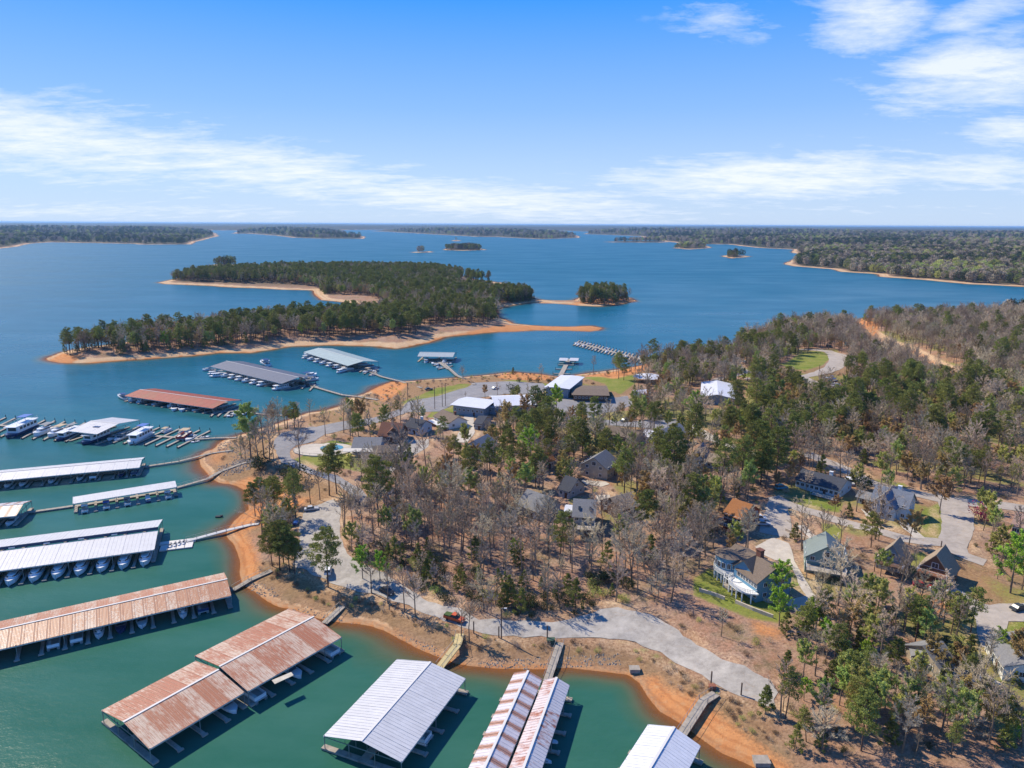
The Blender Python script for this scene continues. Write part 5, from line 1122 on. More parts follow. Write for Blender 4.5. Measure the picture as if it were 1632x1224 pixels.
BRU = leaf_mat('brown_brush', (.20, .13, .075), .3, .35, .03, .1)
class TM:                                              # triangles with numpy
    def __init__(s): s.v = []; s.f = []
    def tri(s, a, b, c): n = len(s.v); s.v += [a, b, c]; s.f.append((n, n+1, n+2))
def rvec(r): 
    while True:
        v = Vector((r.uniform(-1, 1), r.uniform(-1, 1), r.uniform(-1, 1)))
        if .05 < v.length < 1: return v.normalized()
def limb(mb, a, b, ra, rb, k=4, bend=None):
    mid = (a+b)/2+(bend or Vector()); mb.tube([a, mid, b], [ra, (ra+rb)/2, rb], k)
def tm_mesh(name, tm, mt):
    return arr_mesh(name, tm.v, tm.f, mt, False)
def blade(tm, a, b, w_):
    d = (b-a); n = d.cross(Vector((.3, .5, .8))).normalized()*w_; tm.tri(a-n, a+n, b)
def bare_proto(i, H=13, spread=.36, leaf=None, nleaf=0, lsz=.2, low=.32):
    r = random.Random(100+i); tr = MB(); tm = TM(); lf = TM()
    top = Vector((r.uniform(-.8, .8), r.uniform(-.8, .8), H*.93)); pts = [Vector((0, 0, -.6)), Vector((r.uniform(-.2, .2), r.uniform(-.2, .2), H*.35)), top*.66+Vector((r.uniform(-.4, .4), 0, 0)), top]
    R0 = H*.0135; tr.tube(pts, [R0*1.2, R0*.85, R0*.5, R0*.12], 6)
    def at(u):
        u = min(max(u, 0), .999)*3; k = int(u); return pts[k].lerp(pts[k+1], u-k)
    for k in range(15):
        u = low+(.97-low)*(k+.5)/15; p = at(u); az_ = k*2.4+r.uniform(-.5, .5); ln = H*spread*(1.15-.75*u)*r.uniform(.7, 1.15); up = .35+.9*u
        d = Vector((math.cos(az_), math.sin(az_), up)).normalized(); q = p+d*ln+Vector((0, 0, ln*.12))
        rb = R0*.42*(1.15-u*.7); limb(tr, p, q, rb, rb*.25, 4, Vector((0, 0, -ln*.04)))
        for j in range(7):
            s = .2+.8*(j+.5)/7; p2 = p.lerp(q, s); d2 = (d+rvec(r)*.85+Vector((0, 0, .25))).normalized(); l2 = ln*.42*r.uniform(.6, 1.1); q2 = p2+d2*l2
            blade(tm, p2, q2, .06); 
            for m_ in range(12):
                p3 = p2.lerp(q2, (.1+.9*m_/12)); d3 = (d2+rvec(r)*.9+Vector((0, 0, .2))).normalized(); q3 = p3+d3*l2*r.uniform(.3, .65)
                blade(tm, p3, q3, .042)
                blade(tm, p3.lerp(q3, .5), p3.lerp(q3, .5)+(d3+rvec(r)).normalized()*l2*.35, .034)
                if leaf:
                    for _ in range(nleaf):
                        c = p3.lerp(q3, r.random())+rvec(r)*.15; a = rvec(r)*lsz; b = rvec(r)*lsz; lf.tri(c, c+a, c+b)
    return [('trunk', tr.mesh('trunk', BARK)), ('crown', tm_mesh('crown', tm, TWIG))]+([('foliage', tm_mesh('foliage', lf, leaf))] if leaf else [])
def pine_proto(i, H=17, base=.5, wid=.225, n=38, tuft=80, sz=.6, mt=None, cone=False):
    r = random.Random(300+i); tr = MB(); lf = TM(); lean = Vector((r.uniform(-.7, .7), r.uniform(-.7, .7), 0))
    tr.tube([Vector((0, 0, -.6)), lean*.4+Vector((0, 0, H*.5)), lean+Vector((0, 0, H*.96))], [H*.014, H*.010, H*.002], 6)
    for k in range(n):
        u = (k+.5)/n; z = H*(base+(1-base)*u); prof = (1-u)**.8 if cone else math.sin(math.pi*min(1, .22+.72*u))**.8
        rad = H*wid*prof*r.uniform(.35, 1.05); az_ = k*2.399+r.uniform(-.4, .4); c0 = lean*(z/H)+Vector((0, 0, z-rad*.2)); c = lean*(z/H)+Vector((math.cos(az_)*rad, math.sin(az_)*rad, z+r.uniform(-.3, .5)))
        limb(tr, c0, c, H*.0035, .03, 3); cr = H*.062*r.uniform(.7, 1.25)*(1.1-.35*u)
        for _ in range(tuft):
            v = rvec(r)*r.uniform(.35, 1)**.6; p = c+Vector((v.x*cr*1.25, v.y*cr*1.25, v.z*cr*.62)); a = rvec(r)*sz*r.uniform(.5, 1); b = rvec(r)*sz*.55; lf.tri(p-b*.5, p+b*.5, p+a)
    return [('trunk', tr.mesh('trunk', PBARK)), ('crown', tm_mesh('crown', lf, mt or NEED))]
def bush_proto(i, mt, h=1.8, w_=1.6, n=420, sz=.24, twigs=60):
    r = random.Random(500+i); lf = TM(); tr = MB()
    for k in range(6): a = k*1.05; limb(tr, Vector((0, 0, -.2)), Vector((math.cos(a)*w_*.6, math.sin(a)*w_*.6, h*.75)), .05, .015, 3)
    lobes = [(Vector((r.uniform(-.5, .5)*w_, r.uniform(-.5, .5)*w_, h*r.uniform(.3, .65))), r.uniform(.45, .75)) for _ in range(6)]
    for _ in range(n):
        c, s = r.choice(lobes); v = rvec(r)*r.uniform(.3, 1)**.5; p = c+Vector((v.x*w_*s, v.y*w_*s, v.z*h*.6*s)); p.z = max(p.z, .02)
        a = rvec(r)*sz; b = rvec(r)*sz*.6; lf.tri(p, p+a, p+b)
    return [('stem', tr.mesh('stem', BARK)), ('foliage', tm_mesh('foliage', lf, mt))]
def clump_proto(i, mt, n=260, H=16):                   # a far tree of few faces, for beyond a kilometre and a half
    r = random.Random(700+i); lf = TM()
    for _ in range(n):
        v = rvec(r)*r.uniform(.5, 1)**.5; p = Vector((v.x*H*.33, v.y*H*.33, H*.58+v.z*H*.42)); a = rvec(r)*1.7; b = rvec(r)*1.2; lf.tri(p, p+a, p+b)
    return [('crown', tm_mesh('crown', lf, mt))]
PR = {'bare': [bare_proto(i, H=12.5+1.1*(i % 4), spread=.22+.05*(i % 4), low=.34+.08*(i % 3)) for i in range(8)]+[bare_proto(60+i, H=15, spread=.44, low=.22) for i in range(2)],
      'pine': [pine_proto(i, H=16+1.3*(i % 3), base=.42+.07*(i % 3)) for i in range(5)]+[pine_proto(9, H=17, base=.40, wid=.27, n=44, tuft=130, sz=.6)],
      'young': [pine_proto(20+i, H=7+i, base=.06, wid=.34, n=34, tuft=60, sz=.5, cone=True) for i in range(2)],
      'bud': [bare_proto(20+i, H=12, leaf=[BUDY, OCH, BUDY][i], nleaf=5, lsz=.30, spread=.38) for i in range(3)],
      'lime': [bare_proto(30+i, H=11.5, leaf=LIME, nleaf=4, lsz=.30, spread=.38, low=.22) for i in range(2)],
      'brush': [bush_proto(i, [BRU, BRU, BUDY, TWIG][i], h=1.3+.3*i, w_=1.6, sz=.2) for i in range(4)], 'shrub': [bush_proto(10+i, DKG, h=2.2, w_=1.5, n=520) for i in range(2)]}
FARK = [clump_proto(0, DKG), clump_proto(1, NEED), clump_proto(2, TWIG, 300), clump_proto(3, BUDY), clump_proto(4, TWIG, 240), clump_proto(5, leaf_mat('far_brown_woods', (.16, .125, .09), .25, .3, .03, .0))]
# ------------------------------------------------------------ where the trees stand
PLANTS = []                                            # kind, proto, x, y, z, scale, rot
def plant(kind, x, y, z, s, proto=None): PLANTS.append((kind, rng.randrange(len(PR[kind])) if proto is None else proto, x, y, z, s, rng.uniform(0, 6.28)))
def scatter(x0, x1, y0, y1, step, seed):
    r = np.random.RandomState(seed); gx, gy = np.meshgrid(np.arange(x0, x1, step), np.arange(y0, y1, step)); gx = gx.ravel(); gy = gy.ravel()
    return gx+r.uniform(-.5, .5, gx.size)*step, gy+r.uniform(-.5, .5, gy.size)*step, r
def inview(x, y, z, m=70):
    u, v, f = proj(x, y, z+8); return (u > -m) & (u < 1632+m) & (v < 1224+90)
def near_tree(x, y, z):                                # main land around the marina
    pass
PINE_PX = [GP(p) for p in ([(700,700),(780,690),(900,700),(985,720),(990,760),(900,780),(800,790),(720,770)], [(1150,735),(1200,720),(1260,735),(1262,790),(1225,820),(1180,790)], [(1110,690),(1170,660),(1240,700),(1230,735),(1160,730)],
   [(1200,605),(1260,612),(1280,650),(1190,660),(1130,640)], [(1330,600),(1420,620),(1500,640),(1560,680),(1450,690),(1330,650)], [(1270,985),(1330,970),(1420,985),(1430,1050),(1360,1080),(1280,1070)], [(1290,1090),(1360,1080),(1370,1170),(1320,1180)], [(1430,1040),(1480,1040),(1490,1110),(1440,1110)], [(1420,950),(1500,980),(1490,1010),(1430,1000)], [(1180,650),(1350,660),(1400,720),(1260,710)])]
BUD_PX = [GP(p) for p in ([(860,640),(960,665),(1050,700),(1000,720),(880,690)], [(1040,720),(1100,730),(1090,780),(1040,770)], [(1330,830),(1420,830),(1430,900),(1350,900)], [(1040,600),(1110,620),(1100,670),(1040,650)], [(540,640),(620,650),(600,680),(530,680)])]
BARE_ONLY = GP([(545,800),(600,770),(700,800),(850,830),(1000,860),(1140,870),(1100,920),(1180,1000),(1060,990),(960,975),(760,980),(600,910),(545,850)])
for a_, b_, c_ in ((1563,826,6), (845,742,4), (886,662,4), (523,936,4), (1610,945,6), (1497,818,4), (606,925,3), (578,922,3)):
    q = G(a_, b_); FOOT.append((q.x, q.y, c_))
x, y, r_ = scatter(-140, 760, 115, 800, 4.6, 5)
x = np.concatenate([x]); ok = inview(x, y, 5); x = x[ok]; y = y[ok]
on = poly_sd(LANDS[0], x, y); ok = on > 7; x = x[ok]; y = y[ok]; on = on[ok]
z = HGT(x, y)
blocked = np.full(x.shape, -1e3)
for p in ROADS_ALL+LAWNS: blocked = np.maximum(blocked, poly_sd(p, x, y))
clr = np.full(x.shape, -1e3)
for p in CLEAR: clr = np.maximum(clr, poly_sd(p, x, y))
crk = poly_sd(CREEK, x, y)
foot = np.full(x.shape, 1e3)
for fx, fy, fr_ in FOOT: foot = np.minimum(foot, np.hypot(x-fx, y-fy)-fr_)
pass
pin = np.max([poly_sd(p, x, y) for p in PINE_PX], 0); bud = np.max([poly_sd(p, x, y) for p in BUD_PX], 0); bo = poly_sd(BARE_ONLY, x, y)
# an open zone in front of each house, towards the lake side the photograph looks from
front = np.full(x.shape, 1e3)
for fx, fy, fr_ in FOOT:
    d0 = math.hypot(fx, fy); ux, uy = fx/d0, fy/d0; dx = x-(fx-ux*fr_*1.7); dy = y-(fy-uy*fr_*1.7); front = np.minimum(front, np.hypot(dx, dy)-fr_*.85)
cfr = np.full(x.shape, -1e3); dn = np.hypot(x, y); fk = (x > CREEK[:, 0].min()-60) & (y > CREEK[:, 1].min()-90)
for tt in range(6, 64, 8): cfr[fk] = np.maximum(cfr[fk], poly_sd(CREEK, x[fk]+x[fk]/dn[fk]*tt, y[fk]+y[fk]/dn[fk]*tt))
pn = fbm(x/30, y/30, 3, 55); rn = r_.uniform(0, 1, x.size)
for i in range(x.size):
    if blocked[i] > -1.2 or crk[i] > -3 or foot[i] < 1.2: continue
    Yr = math.hypot(x[i], y[i]); u, v, f = proj(np.array(x[i]), np.array(y[i]), np.array(z[i])); u = float(u); v = float(v)
    q = rn[i]; 
    if clr[i] > 0:
        if q < .62 and on[i] > 7 and blocked[i] < -2: plant('brush', x[i], y[i], z[i], .4+.6*rng.random())
        elif q > .985 and v < 900: plant('bare', x[i], y[i], z[i], .7)
        continue
    if front[i] < 0 and q > (.10 if u < 1270 else .26): continue
    if cfr[i] > 0:
        if q < .5: plant('brush', x[i], y[i], z[i], .8+.8*rng.random())
        elif q < .62: plant('bare', x[i], y[i], z[i], .45)
        continue
    keep = .80
    if v > 985 and u > 1240: keep = .85
    if bo[i] > 0: keep = .93
    if v > 985 and u > 1240: keep = 1.0
    if u > 1200 and v > 780 and v < 985: keep = .36
    if u < 780 and v < 790 and bo[i] < 0: keep = .34
    if 560 < v <= 700 and u > 1150: keep = .95
    if Yr > 420: keep = min(1, keep*1.15)
    if 700 < u < 1010 and v < 668: keep = .16
    if pin[i] > 0 and u < 1010: sc_k = .8
    else: sc_k = 1
    if u > 1230 and v > 955: sc_k = .82
    if 1085 < u < 1278 and 930 < v < 1085:
        if q < .4: plant('brush', x[i], y[i], z[i], .5+.5*rng.random())
        elif q > .95: plant('bare', x[i], y[i], z[i], .55)
        continue
    edge_road = bo[i] > -5 and blocked[i] > -16 and v > 880 and u < 1000
    if edge_road:
        if q < .35: plant('bare', x[i], y[i], z[i], .5+.35*rng.random())
        continue
    if q > keep:
        if rng.random() < .75: plant('brush' if rng.random() < .85 else 'shrub', x[i], y[i], z[i], .5+.6*rng.random())
        continue
    t = rng.random(); sc_ = sc_k*(.60+.62*rng.random())*(1.08 if bo[i] > 0 else (1.0 if Yr < 300 else .88))
    fp = .02 if bo[i] > 0 else (.04 if pn[i] < .52 else .14)
    if pin[i] > 0: fp = .24
    if u > 1240 and v > 985: fp = .11 if pin[i] <= 0 else .22
    fb = .45 if bud[i] > 0 or pin[i] > 0 else (.03 if bo[i] > 0 else .30)
    if u > 1300 and 480 < v < 600: fp = .04; fb = .05
    if t < fp: plant('pine', x[i], y[i], z[i], sc_*(.78 if v > 955 and u > 1230 else 1.0))
    elif t < fp+fb: plant('bud', x[i], y[i], z[i], sc_*.9)
    elif t < fp+fb+.012: plant('lime', x[i], y[i], z[i], sc_*.8)
    elif t < fp+fb+.07: plant('young', x[i], y[i], z[i], sc_*.9)
    else: plant('bare', x[i], y[i], z[i], sc_*(.88 if bo[i] > 0 else 1.0))
ex_, ey_, _r = scatter(-80, 90, 140, 240, 2.7, 78)
be = poly_sd(BARE_ONLY, ex_, ey_); re_ = np.max([poly_sd(p, ex_, ey_) for p in ROADS_ALL], 0); eu, ev, _f = proj(ex_, ey_, np.full(ex_.shape, 4.0))
for i in np.nonzero((be > -6) & (re_ > -15) & (re_ < -1) & (ev > 870) & (eu < 1010))[0]:
    q = rng.random(); hh = H1(ex_[i], ey_[i])
    if q < .13: plant('young', ex_[i], ey_[i], hh, rng.uniform(.45, 1.0))
    elif q < .42: plant('shrub', ex_[i], ey_[i], hh, rng.uniform(.7, 1.7))
    elif q < .72: plant('brush', ex_[i], ey_[i], hh, rng.uniform(.8, 1.7))
bx_, by_, _r = scatter(-110, 90, 110, 260, 2.3, 77)
kk = poly_sd(CLEAR[6], bx_, by_) > .5; bx_, by_ = bx_[kk], by_[kk]; on2 = poly_sd(LANDS[0], bx_, by_); rd2 = np.full(bx_.shape, -1e3)
for p in ROADS_ALL: rd2 = np.maximum(rd2, poly_sd(p, bx_, by_))
dx2, dy2, _r = scatter(40, 180, 115, 185, 3.2, 79)
du, dv, _f = proj(dx2, dy2, np.full(dx2.shape, 5.0)); do = poly_sd(LANDS[0], dx2, dy2); dr = np.max([poly_sd(p, dx2, dy2) for p in ROADS_ALL], 0)
for i in np.nonzero((do > 9) & (dr < -2) & (du > 1240) & (dv > 985))[0]:
    if rng.random() < .5: plant(rng.choice(['brush', 'brush', 'shrub', 'young', 'bud']) if rng.random() < .9 else 'lime', dx2[i], dy2[i], H1(dx2[i], dy2[i]), rng.uniform(.4, .9))
cl2 = np.max([poly_sd(p, bx_, by_) for p, a in CLAYS], 0); nz2 = fbm(bx_/9, by_/9, 3, 13)
for i in np.nonzero((on2 > 5) & (rd2 < -1.3) & (cl2 < 0) & (nz2 > .40))[0]: plant('brush', bx_[i], by_[i], H1(bx_[i], by_[i]), .28+.5*rng.random())
# the trees that can be named one by one
def hero(kind, px, py, hpx, label, cat='tree', proto=0, name=None, group=None):
    q = G(px, py); d = (Vector((q.x, q.y, q.z))-Vector((0, 0, CAMZ))); f = d.dot(Fv); H = {'pine': 17, 'bare': 13.2, 'bud': 12, 'lime': 11.5, 'young': 7.5, 'shrub': 2.3, 'brush': 1.8}[kind]
    s = hpx*f/FPX/.93/H; root = empty(name or {'pine': 'pine_tree', 'bare': 'bare_tree', 'bud': 'budding_tree', 'lime': 'lime_green_tree', 'young': 'young_pine', 'shrub': 'evergreen_bush', 'brush': 'brown_bush'}[kind], q, rng.uniform(0, 6)); root.scale = (s,)*3
    tag(root, label, cat, group); P_ = PR[kind][proto % len(PR[kind])]
    for n, me in P_: inst(me, n, root)
    return root
hero('pine', 523, 936, 90, 'lone tall pine standing at the edge of the gravel lot', proto=5)
for k, (a, b, h) in enumerate([(446,908,78),(462,912,72),(434,902,60),(470,915,60),(452,898,66)]): hero('pine', a, b, h, f'{ORD[k]} pine of the clump shading the cars, left of the lone pine', proto=5 if k < 3 else k, group='pines beside the gravel lot')
for k, (a, b, h) in enumerate([(440,823,60),(420,820,56),(428,815,50),(407,822,52),(436,812,48)]): hero('pine', a, b, h, f'{ORD[k]} pine of the dense clump over the cove beach', proto=5 if k != 2 else 1, group='pines over the cove')
hero('shrub', 417, 750, 30, 'dark evergreen bush at the rocky point', 'bush'); hero('shrub', 467, 770, 38, 'dark round evergreen at the edge of the clay slope', 'bush', 1)
hero('pine', 470, 684, 44, 'single dark pine above the small beach by the road'); hero('pine', 459, 682, 30, 'shorter pine just left of the single beach pine', proto=2)
for k, (a, b, h) in enumerate([(400,730,80),(412,745,70),(430,735,55),(421,728,62),(437,740,50)]): hero('bare' if k else 'bud', a, b, h, f'{ORD[k]} tall thin tree of the row on the rocky point', proto=k, group='thin trees on the rocky point')
for k, (a, b, h) in enumerate([(436,690,42),(445,693,46),(458,684,40),(428,692,40)]): hero('bare', a, b, h, f'{ORD[k]} leafless tree behind the rocky point by the road', proto=k+2, group='bare trees by the shore road')
hero('bare', 478, 745, 62, 'crooked bare tree on the strip of lawn by the pool', proto=3); hero('bare', 495, 803, 50, 'first leaning tree at the top of the gravel lot', proto=4); hero('bare', 510, 797, 48, 'second leaning tree at the top of the gravel lot', proto=5)
hero('pine', 537, 787, 82, 'tall pine in front of the pool house yard', proto=3); hero('pine', 525, 790, 76, 'slender pine beside the tall one at the pool yard', proto=1)
hero('bare', 668, 692, 56, 'tall bare twin tree before the dark roofed pale house', proto=1); hero('bare', 662, 690, 52, 'left neighbour of the tall bare twin tree', proto=5); hero('bare', 640, 790, 104, 'very tall bare tree standing over the light driveway', proto=6)
hero('bare', 548, 690, 46, 'bare spreading tree beside the shore road bend', proto=2); hero('bud', 573, 682, 44, 'ochre budding tree by the marina road', proto=1); hero('bud', 557, 672, 34, 'yellowish tree at the marina beach', proto=0)
hero('bud', 805, 690, 46, 'bright orange budding tree right of the dark long shed', proto=1); hero('bud', 838, 672, 40, 'large ochre tree before the white barrel roof', proto=1)
hero('lime', 845, 742, 58, 'brightest lime green tree in the middle of the woods', proto=0); hero('lime', 886, 662, 46, 'fresh green tree in front of the clubhouse', proto=1); hero('lime', 1104, 672, 46, 'pale lime tree near the warehouse', proto=1)
hero('lime', 578, 922, 50, 'yellow green young tree left of the pair on the gravel bend', proto=0); hero('lime', 606, 925, 46, 'yellow green young tree right of the pair on the gravel bend', proto=1)
for k, (a, b, h) in enumerate([(592,945,72),(618,962,62),(645,975,66),(662,982,58),(735,1018,70),(748,1022,62)]): hero('bare', a, b, h, f'{ORD[k]} slender bare tree along the bank below the gravel road', proto=k, group='bare trees along the lake bank')
hero('pine', 986, 604, 36, 'left one of two tall pines beside the shore near the clubhouse', proto=2); hero('pine', 994, 606, 37, 'right one of two tall pines beside the shore near the clubhouse', proto=3)
hero('bare', 1048, 577, 28, 'thin bare tree at the foot of the sailboat pier', proto=1)
for k, (a, b, h) in enumerate([(1080,577,24),(1102,570,20),(1113,571,24),(1130,577,22),(1144,585,34),(1126,583,24)]): hero('pine', a, b, h, f'{ORD[k]} dark pine of the row on the wooded shore road', proto=k, group='pines on the wooded shore')
hero('shrub', 817, 630, 20, 'dark round tree beside the looping end of the lot', 'tree', 0, 'evergreen_tree'); hero('shrub', 855, 655, 40, 'large dark evergreen right of the barrel roof', 'tree', 1, 'evergreen_tree'); hero('bare', 793, 632, 18, 'small round bare tree on the lot island', proto=3); hero('bare', 742, 637, 14, 'low brown bush-like tree left of the lot island', proto=4)
for k, a in enumerate((828, 844, 858, 874)): hero('shrub', a, 609+.1*k, 8, f'{ORD[k]} small round shrub along the beach lawn', 'shrub', k, group='round shrubs on the beach lawn')
for k, a in enumerate((938, 948, 959, 968)): hero('shrub', a, 633, 10, f'{ORD[k]} clipped shrub before the brown clubhouse wing', 'shrub', k, group='shrubs before the clubhouse wing')
hero('pine', 1285, 870-20, 1, 'x') if False else None
hero('bud', 1404, 772, 48, 'yellow and brown budding tree left of the corner lot lawn', proto=0); hero('bud', 1497, 818, 58, 'large orange yellow tree on the corner lawn', proto=1); hero('bare', 1415, 775, 52, 'bare tree behind the two storey pale blue house', proto=2)
hero('shrub', 1371, 780, 28, 'big green round evergreen between the charcoal and pale blue houses', 'tree', 0, 'evergreen_tree').scale *= 1
mg = hero('shrub', 1563, 828, 31, 'round magenta flowering tree beside the side street', 'tree', 0, 'flowering_tree')
for c in mg.children:
    if c.name.startswith('foliage'): c.data = c.data.copy(); c.data.materials[0] = MAG
hero('lime', 1610, 945, 95, 'big bright lime green tree at the right edge', proto=0); hero('lime', 1628, 940, 70, 'second lime green tree cut by the right edge', proto=1); hero('lime', 1632, 655, 36, 'lime green tree at the right edge far up', proto=0)
hero('bare', 1335, 965, 100, 'large bare tree with thick trunk below the green roofed house', proto=6); hero('bare', 1464, 985, 92, 'leaning bare tree below the brown A frame house', proto=4); hero('bare', 1500, 982, 52, 'small bare tree right of the leaning one', proto=3)
hero('bare', 1339, 868, 58, 'bare tree just right of the green roofed house', proto=0); hero('bare', 1292, 872-30+30, 30, 'small bare tree by the garden wall', proto=5); hero('lime', 1243, 962, 66, 'light green tree at the corner of the blue lake house', proto=0)
hero('pine', 1547, 770, 52, 'round topped pine at the wood edge above the road', proto=4); hero('bare', 1467, 780, 70, 'tall grey bare tree left of the round topped pine', proto=2)
for k, (a, b, h) in enumerate([(1400,668,34),(1325,650,32)]): hero('bare', a, b, h, f'{ORD[k]} pale broad bare crown standing among the dark pines', proto=k+1, group='pale bare crowns among pines')
# trees of the islands, far shores
def woods(poly_px, step, mix, seed, margin=9, hs=(.8, 1.1), zadd=0):
    p = W(poly_px) if poly_px is not None else None
    x0, y0 = p.min(0); x1, y1 = p.max(0); x, y, r = scatter(x0, x1, y0, y1, step, seed); ok = inview(x, y, 3) & (poly_sd(p, x, y) > 0); x = x[ok]; y = y[ok]; s = LSD(x, y); ok = s > margin; x = x[ok]; y = y[ok]; s = s[ok]
    z = HGT(x, y, s); pn = fbm(x/70, y/70, 3, seed)
    for i in range(x.size):
        t = rng.random()+(pn[i]-.5)*.9; k = 'pine' if t < mix[0] else ('bare' if t < mix[1] else 'bud')
        if k == 'bud' and rng.random() < .12: k = 'lime'
        plant(k, x[i], y[i], z[i], rng.uniform(*hs))
        if s[i] < margin+22 and rng.random() < .9: plant('young' if rng.random() < .6 else 'bare', x[i]+rng.uniform(-4, 4), y[i]+rng.uniform(-4, 4), z[i], rng.uniform(.7, 1.3))
IF1 = [(97,566),(110,569),(154,567.5),(180,569.5),(214,567.5),(257,564),(309,560.5),(360,556),(419,550.5),(451,544),(529,542.5),(580,541.5),(631,541.5),(668,537),(675,525),(709,523.5),(760,522),(788,519),(789,494),(800,484),(848,481),(850,476),(786,464),(728,458),(740,438),(600,428),(420,430),(340,436),(290,441),(268,446),(310,451),(368,452),(386,454),(419,453.5),(477,457),(510,461),(516,470),(554,473),(585,476),(611,484),(622,493),(612,499),(575,508),(520,513),(480,514),(400,520),(300,532),(200,547),(130,556)]
woods(IF1, 5.9, (.34, .76), 3, 4, (.85, 1.2))
woods([(921,489),(925,473),(955,469),(994,472),(1000,483),(990,485),(954,487)], 7, (.6, .9), 4, 6, (.9, 1.2)); woods([(745,452),(783,449),(784,438),(740,438)], 8, (.8, .95), 5, 4, (.9, 1.2)); woods([(798,486),(848,482),(848,472),(798,474)], 7, (.8, .95), 6, 5, (.8, 1.1))
woods([(342,424),(376,424.5),(376,418),(342,418)], 12, (.8, .95), 7, 3, (.9, 1.2)); woods([(708,399),(767,398.6),(767,392),(708,392)], 14, (.8, .95), 8, 3, (.9, 1.2)); woods([(1074,396.5),(1124,396),(1124,388),(1074,388)], 14, (.4, .9), 9, 3, (.9, 1.2)); woods([(1160,411),(1175,411),(1175,405),(1160,405)], 10, (.8, .95), 10, 3, (.8, 1.1))
# right hand wood beyond the creek is bare and pinkish
def bush_line(poly, step, seed, kinds): pass
# ------------------------------------------------------------ build: the largest 300 of each kind as trees, the rest as woods
NM = {'bare': ('bare_tree', 'tree'), 'pine': ('pine_tree', 'tree'), 'young': ('young_pine', 'tree'), 'bud': ('budding_tree', 'tree'), 'lime': ('lime_green_tree', 'tree'), 'brush': ('brown_bush', 'bush'), 'shrub': ('evergreen_bush', 'bush')}
DESC = {'bare': 'leafless tree', 'pine': 'dark green pine', 'young': 'conical young pine', 'bud': 'yellowish budding tree', 'lime': 'lime green tree', 'brush': 'low brown bush', 'shrub': 'dark evergreen bush'}
MARKS = [(1203,905,'the blue lake house'), (1178,815,'the orange roofed cabin'), (1310,765,'the long charcoal roofed house'), (1425,795,'the two storey pale blue house'), (1312,870,'the green roofed house'), (1430,885,'the blue grey A frame'),
  (1495,900,'the brown A frame'), (932,812,'the skylight house'), (860,795,'the half hidden grey roofed house'), (990,795,'the brown house with tan roof'), (950,740,'the tall tan gabled house'), (765,710,'the pale house behind pines'), (862,728,'the small orange roofed house'),
  (995,688,'the long low brown roofed house'), (1068,690,'the two storey white house'), (1140,725,'the low tan roofed house'), (590,705,'the pool house yard'), (718,662,'the brown ranch house'), (787,640,'the white pavilions'), (905,618,'the clubhouse'), (1032,598,'the picnic pavilion'),
  (1143,620,'the warehouse'), (1285,575,'the loop lawn'), (1315,615,'the stored boats'), (1490,1030,'the grey cross gabled house'), (1620,1040,'the house at the right edge'), (1563,826,'the magenta tree'), (520,930,'the lone pine'), (455,840,'the parked blue car'), (720,990,'the orange pickup'),
  (800,1010,'the light pole'), (900,1000,'the narrow grey gangway'), (1010,980,'the gravel road bulge'), (1120,1100,'the wire railed gangway'), (1220,1110,'the gravel road end'), (640,960,'the bend of the gravel road'), (575,860,'the top of the gravel lot'), (440,820,'the cove pines'),
  (700,850,'the middle of the bare woods'), (800,900,'the middle of the bare woods'), (650,790,'the light driveway'), (1350,1060,'the lower right pines'), (1450,1150,'the bottom right corner woods'), (1300,1180,'the bottom right bank'), (1570,1130,'the bottom right corner woods'), (1100,950,'the green lawn'), (1050,870,'the woods left of the blue house'),
  (1480,560,'the dry creek'), (1380,520,'the creek mouth'), (1300,530,'the wooded point'), (1400,650,'the dark pine belt'), (1560,720,'the upper road bend'), (1250,650,'the dark pine belt'), (1580,600,'the pinkish woods at right'), (400,720,'the rocky point'), (560,680,'the shore road'), (650,630,'the marina lawn'), (200,560,'the lower island'), (450,500,'the island channel'), (640,520,'the island beach'), (450,440,'the upper island'), (960,478,'the small wooded islet')]
def where(u, v):
    m = min(MARKS, key=lambda q: (q[0]-u)**2+((q[1]-v)*1.6)**2); dx, dy = u-m[0], (v-m[1])*1.6
    if abs(dx) > abs(dy): return ('right of ' if dx > 0 else 'left of ')+m[2]
    return ('in front of ' if dy > 0 else 'behind ')+m[2]
CAP = {'bare': 296, 'pine': 296, 'young': 200, 'bud': 240, 'lime': 60, 'brush': 200, 'shrub': 160}
CAPUSED = {'bare': 31, 'pine': 27, 'lime': 9, 'bud': 12, 'shrub': 16}
rest = []
for kind in NM:
    L_ = [p for p in PLANTS if p[0] == kind]; L_.sort(key=lambda p: math.hypot(p[2], p[3])/p[5]); n = CAP[kind]-CAPUSED.get(kind, 0)
    if len(L_) <= n+10: n = len(L_)
    med = sorted(p[5] for p in L_[:n])[n//2] if n else 1; bins = {}
    for (k, pi_, x_, y_, z_, s_, ro) in L_[:n]:
        u, v, f = proj(np.array(x_), np.array(y_), np.array(z_)); u = float(u); v = float(v); root = empty(NM[kind][0], (x_, y_, z_), ro); root.rotation_euler = (rng.gauss(0, .045), rng.gauss(0, .045), ro); root.scale = (s_, s_, s_*rng.uniform(.92, 1.1))
        tag(root, None, NM[kind][1], f'{NM[kind][0].replace("_", " ")}s of the woods and banks')
        bins.setdefault(('larger ' if s_ > med else 'smaller ')+DESC[kind]+' '+where(u, v), []).append((u, root))
        for nme, me in PR[kind][pi_]: inst(me, nme, root)
    for lb, lst in bins.items():
        lst.sort(key=lambda q: q[0])
        for i_, (u, root) in enumerate(lst): root['label'] = lb if len(lst) == 1 else f'{lb}, {ORD[min(i_, 19)]} from left'
    rest += L_[n:]
print('PLANTS', len(PLANTS), 'rest', len(rest))
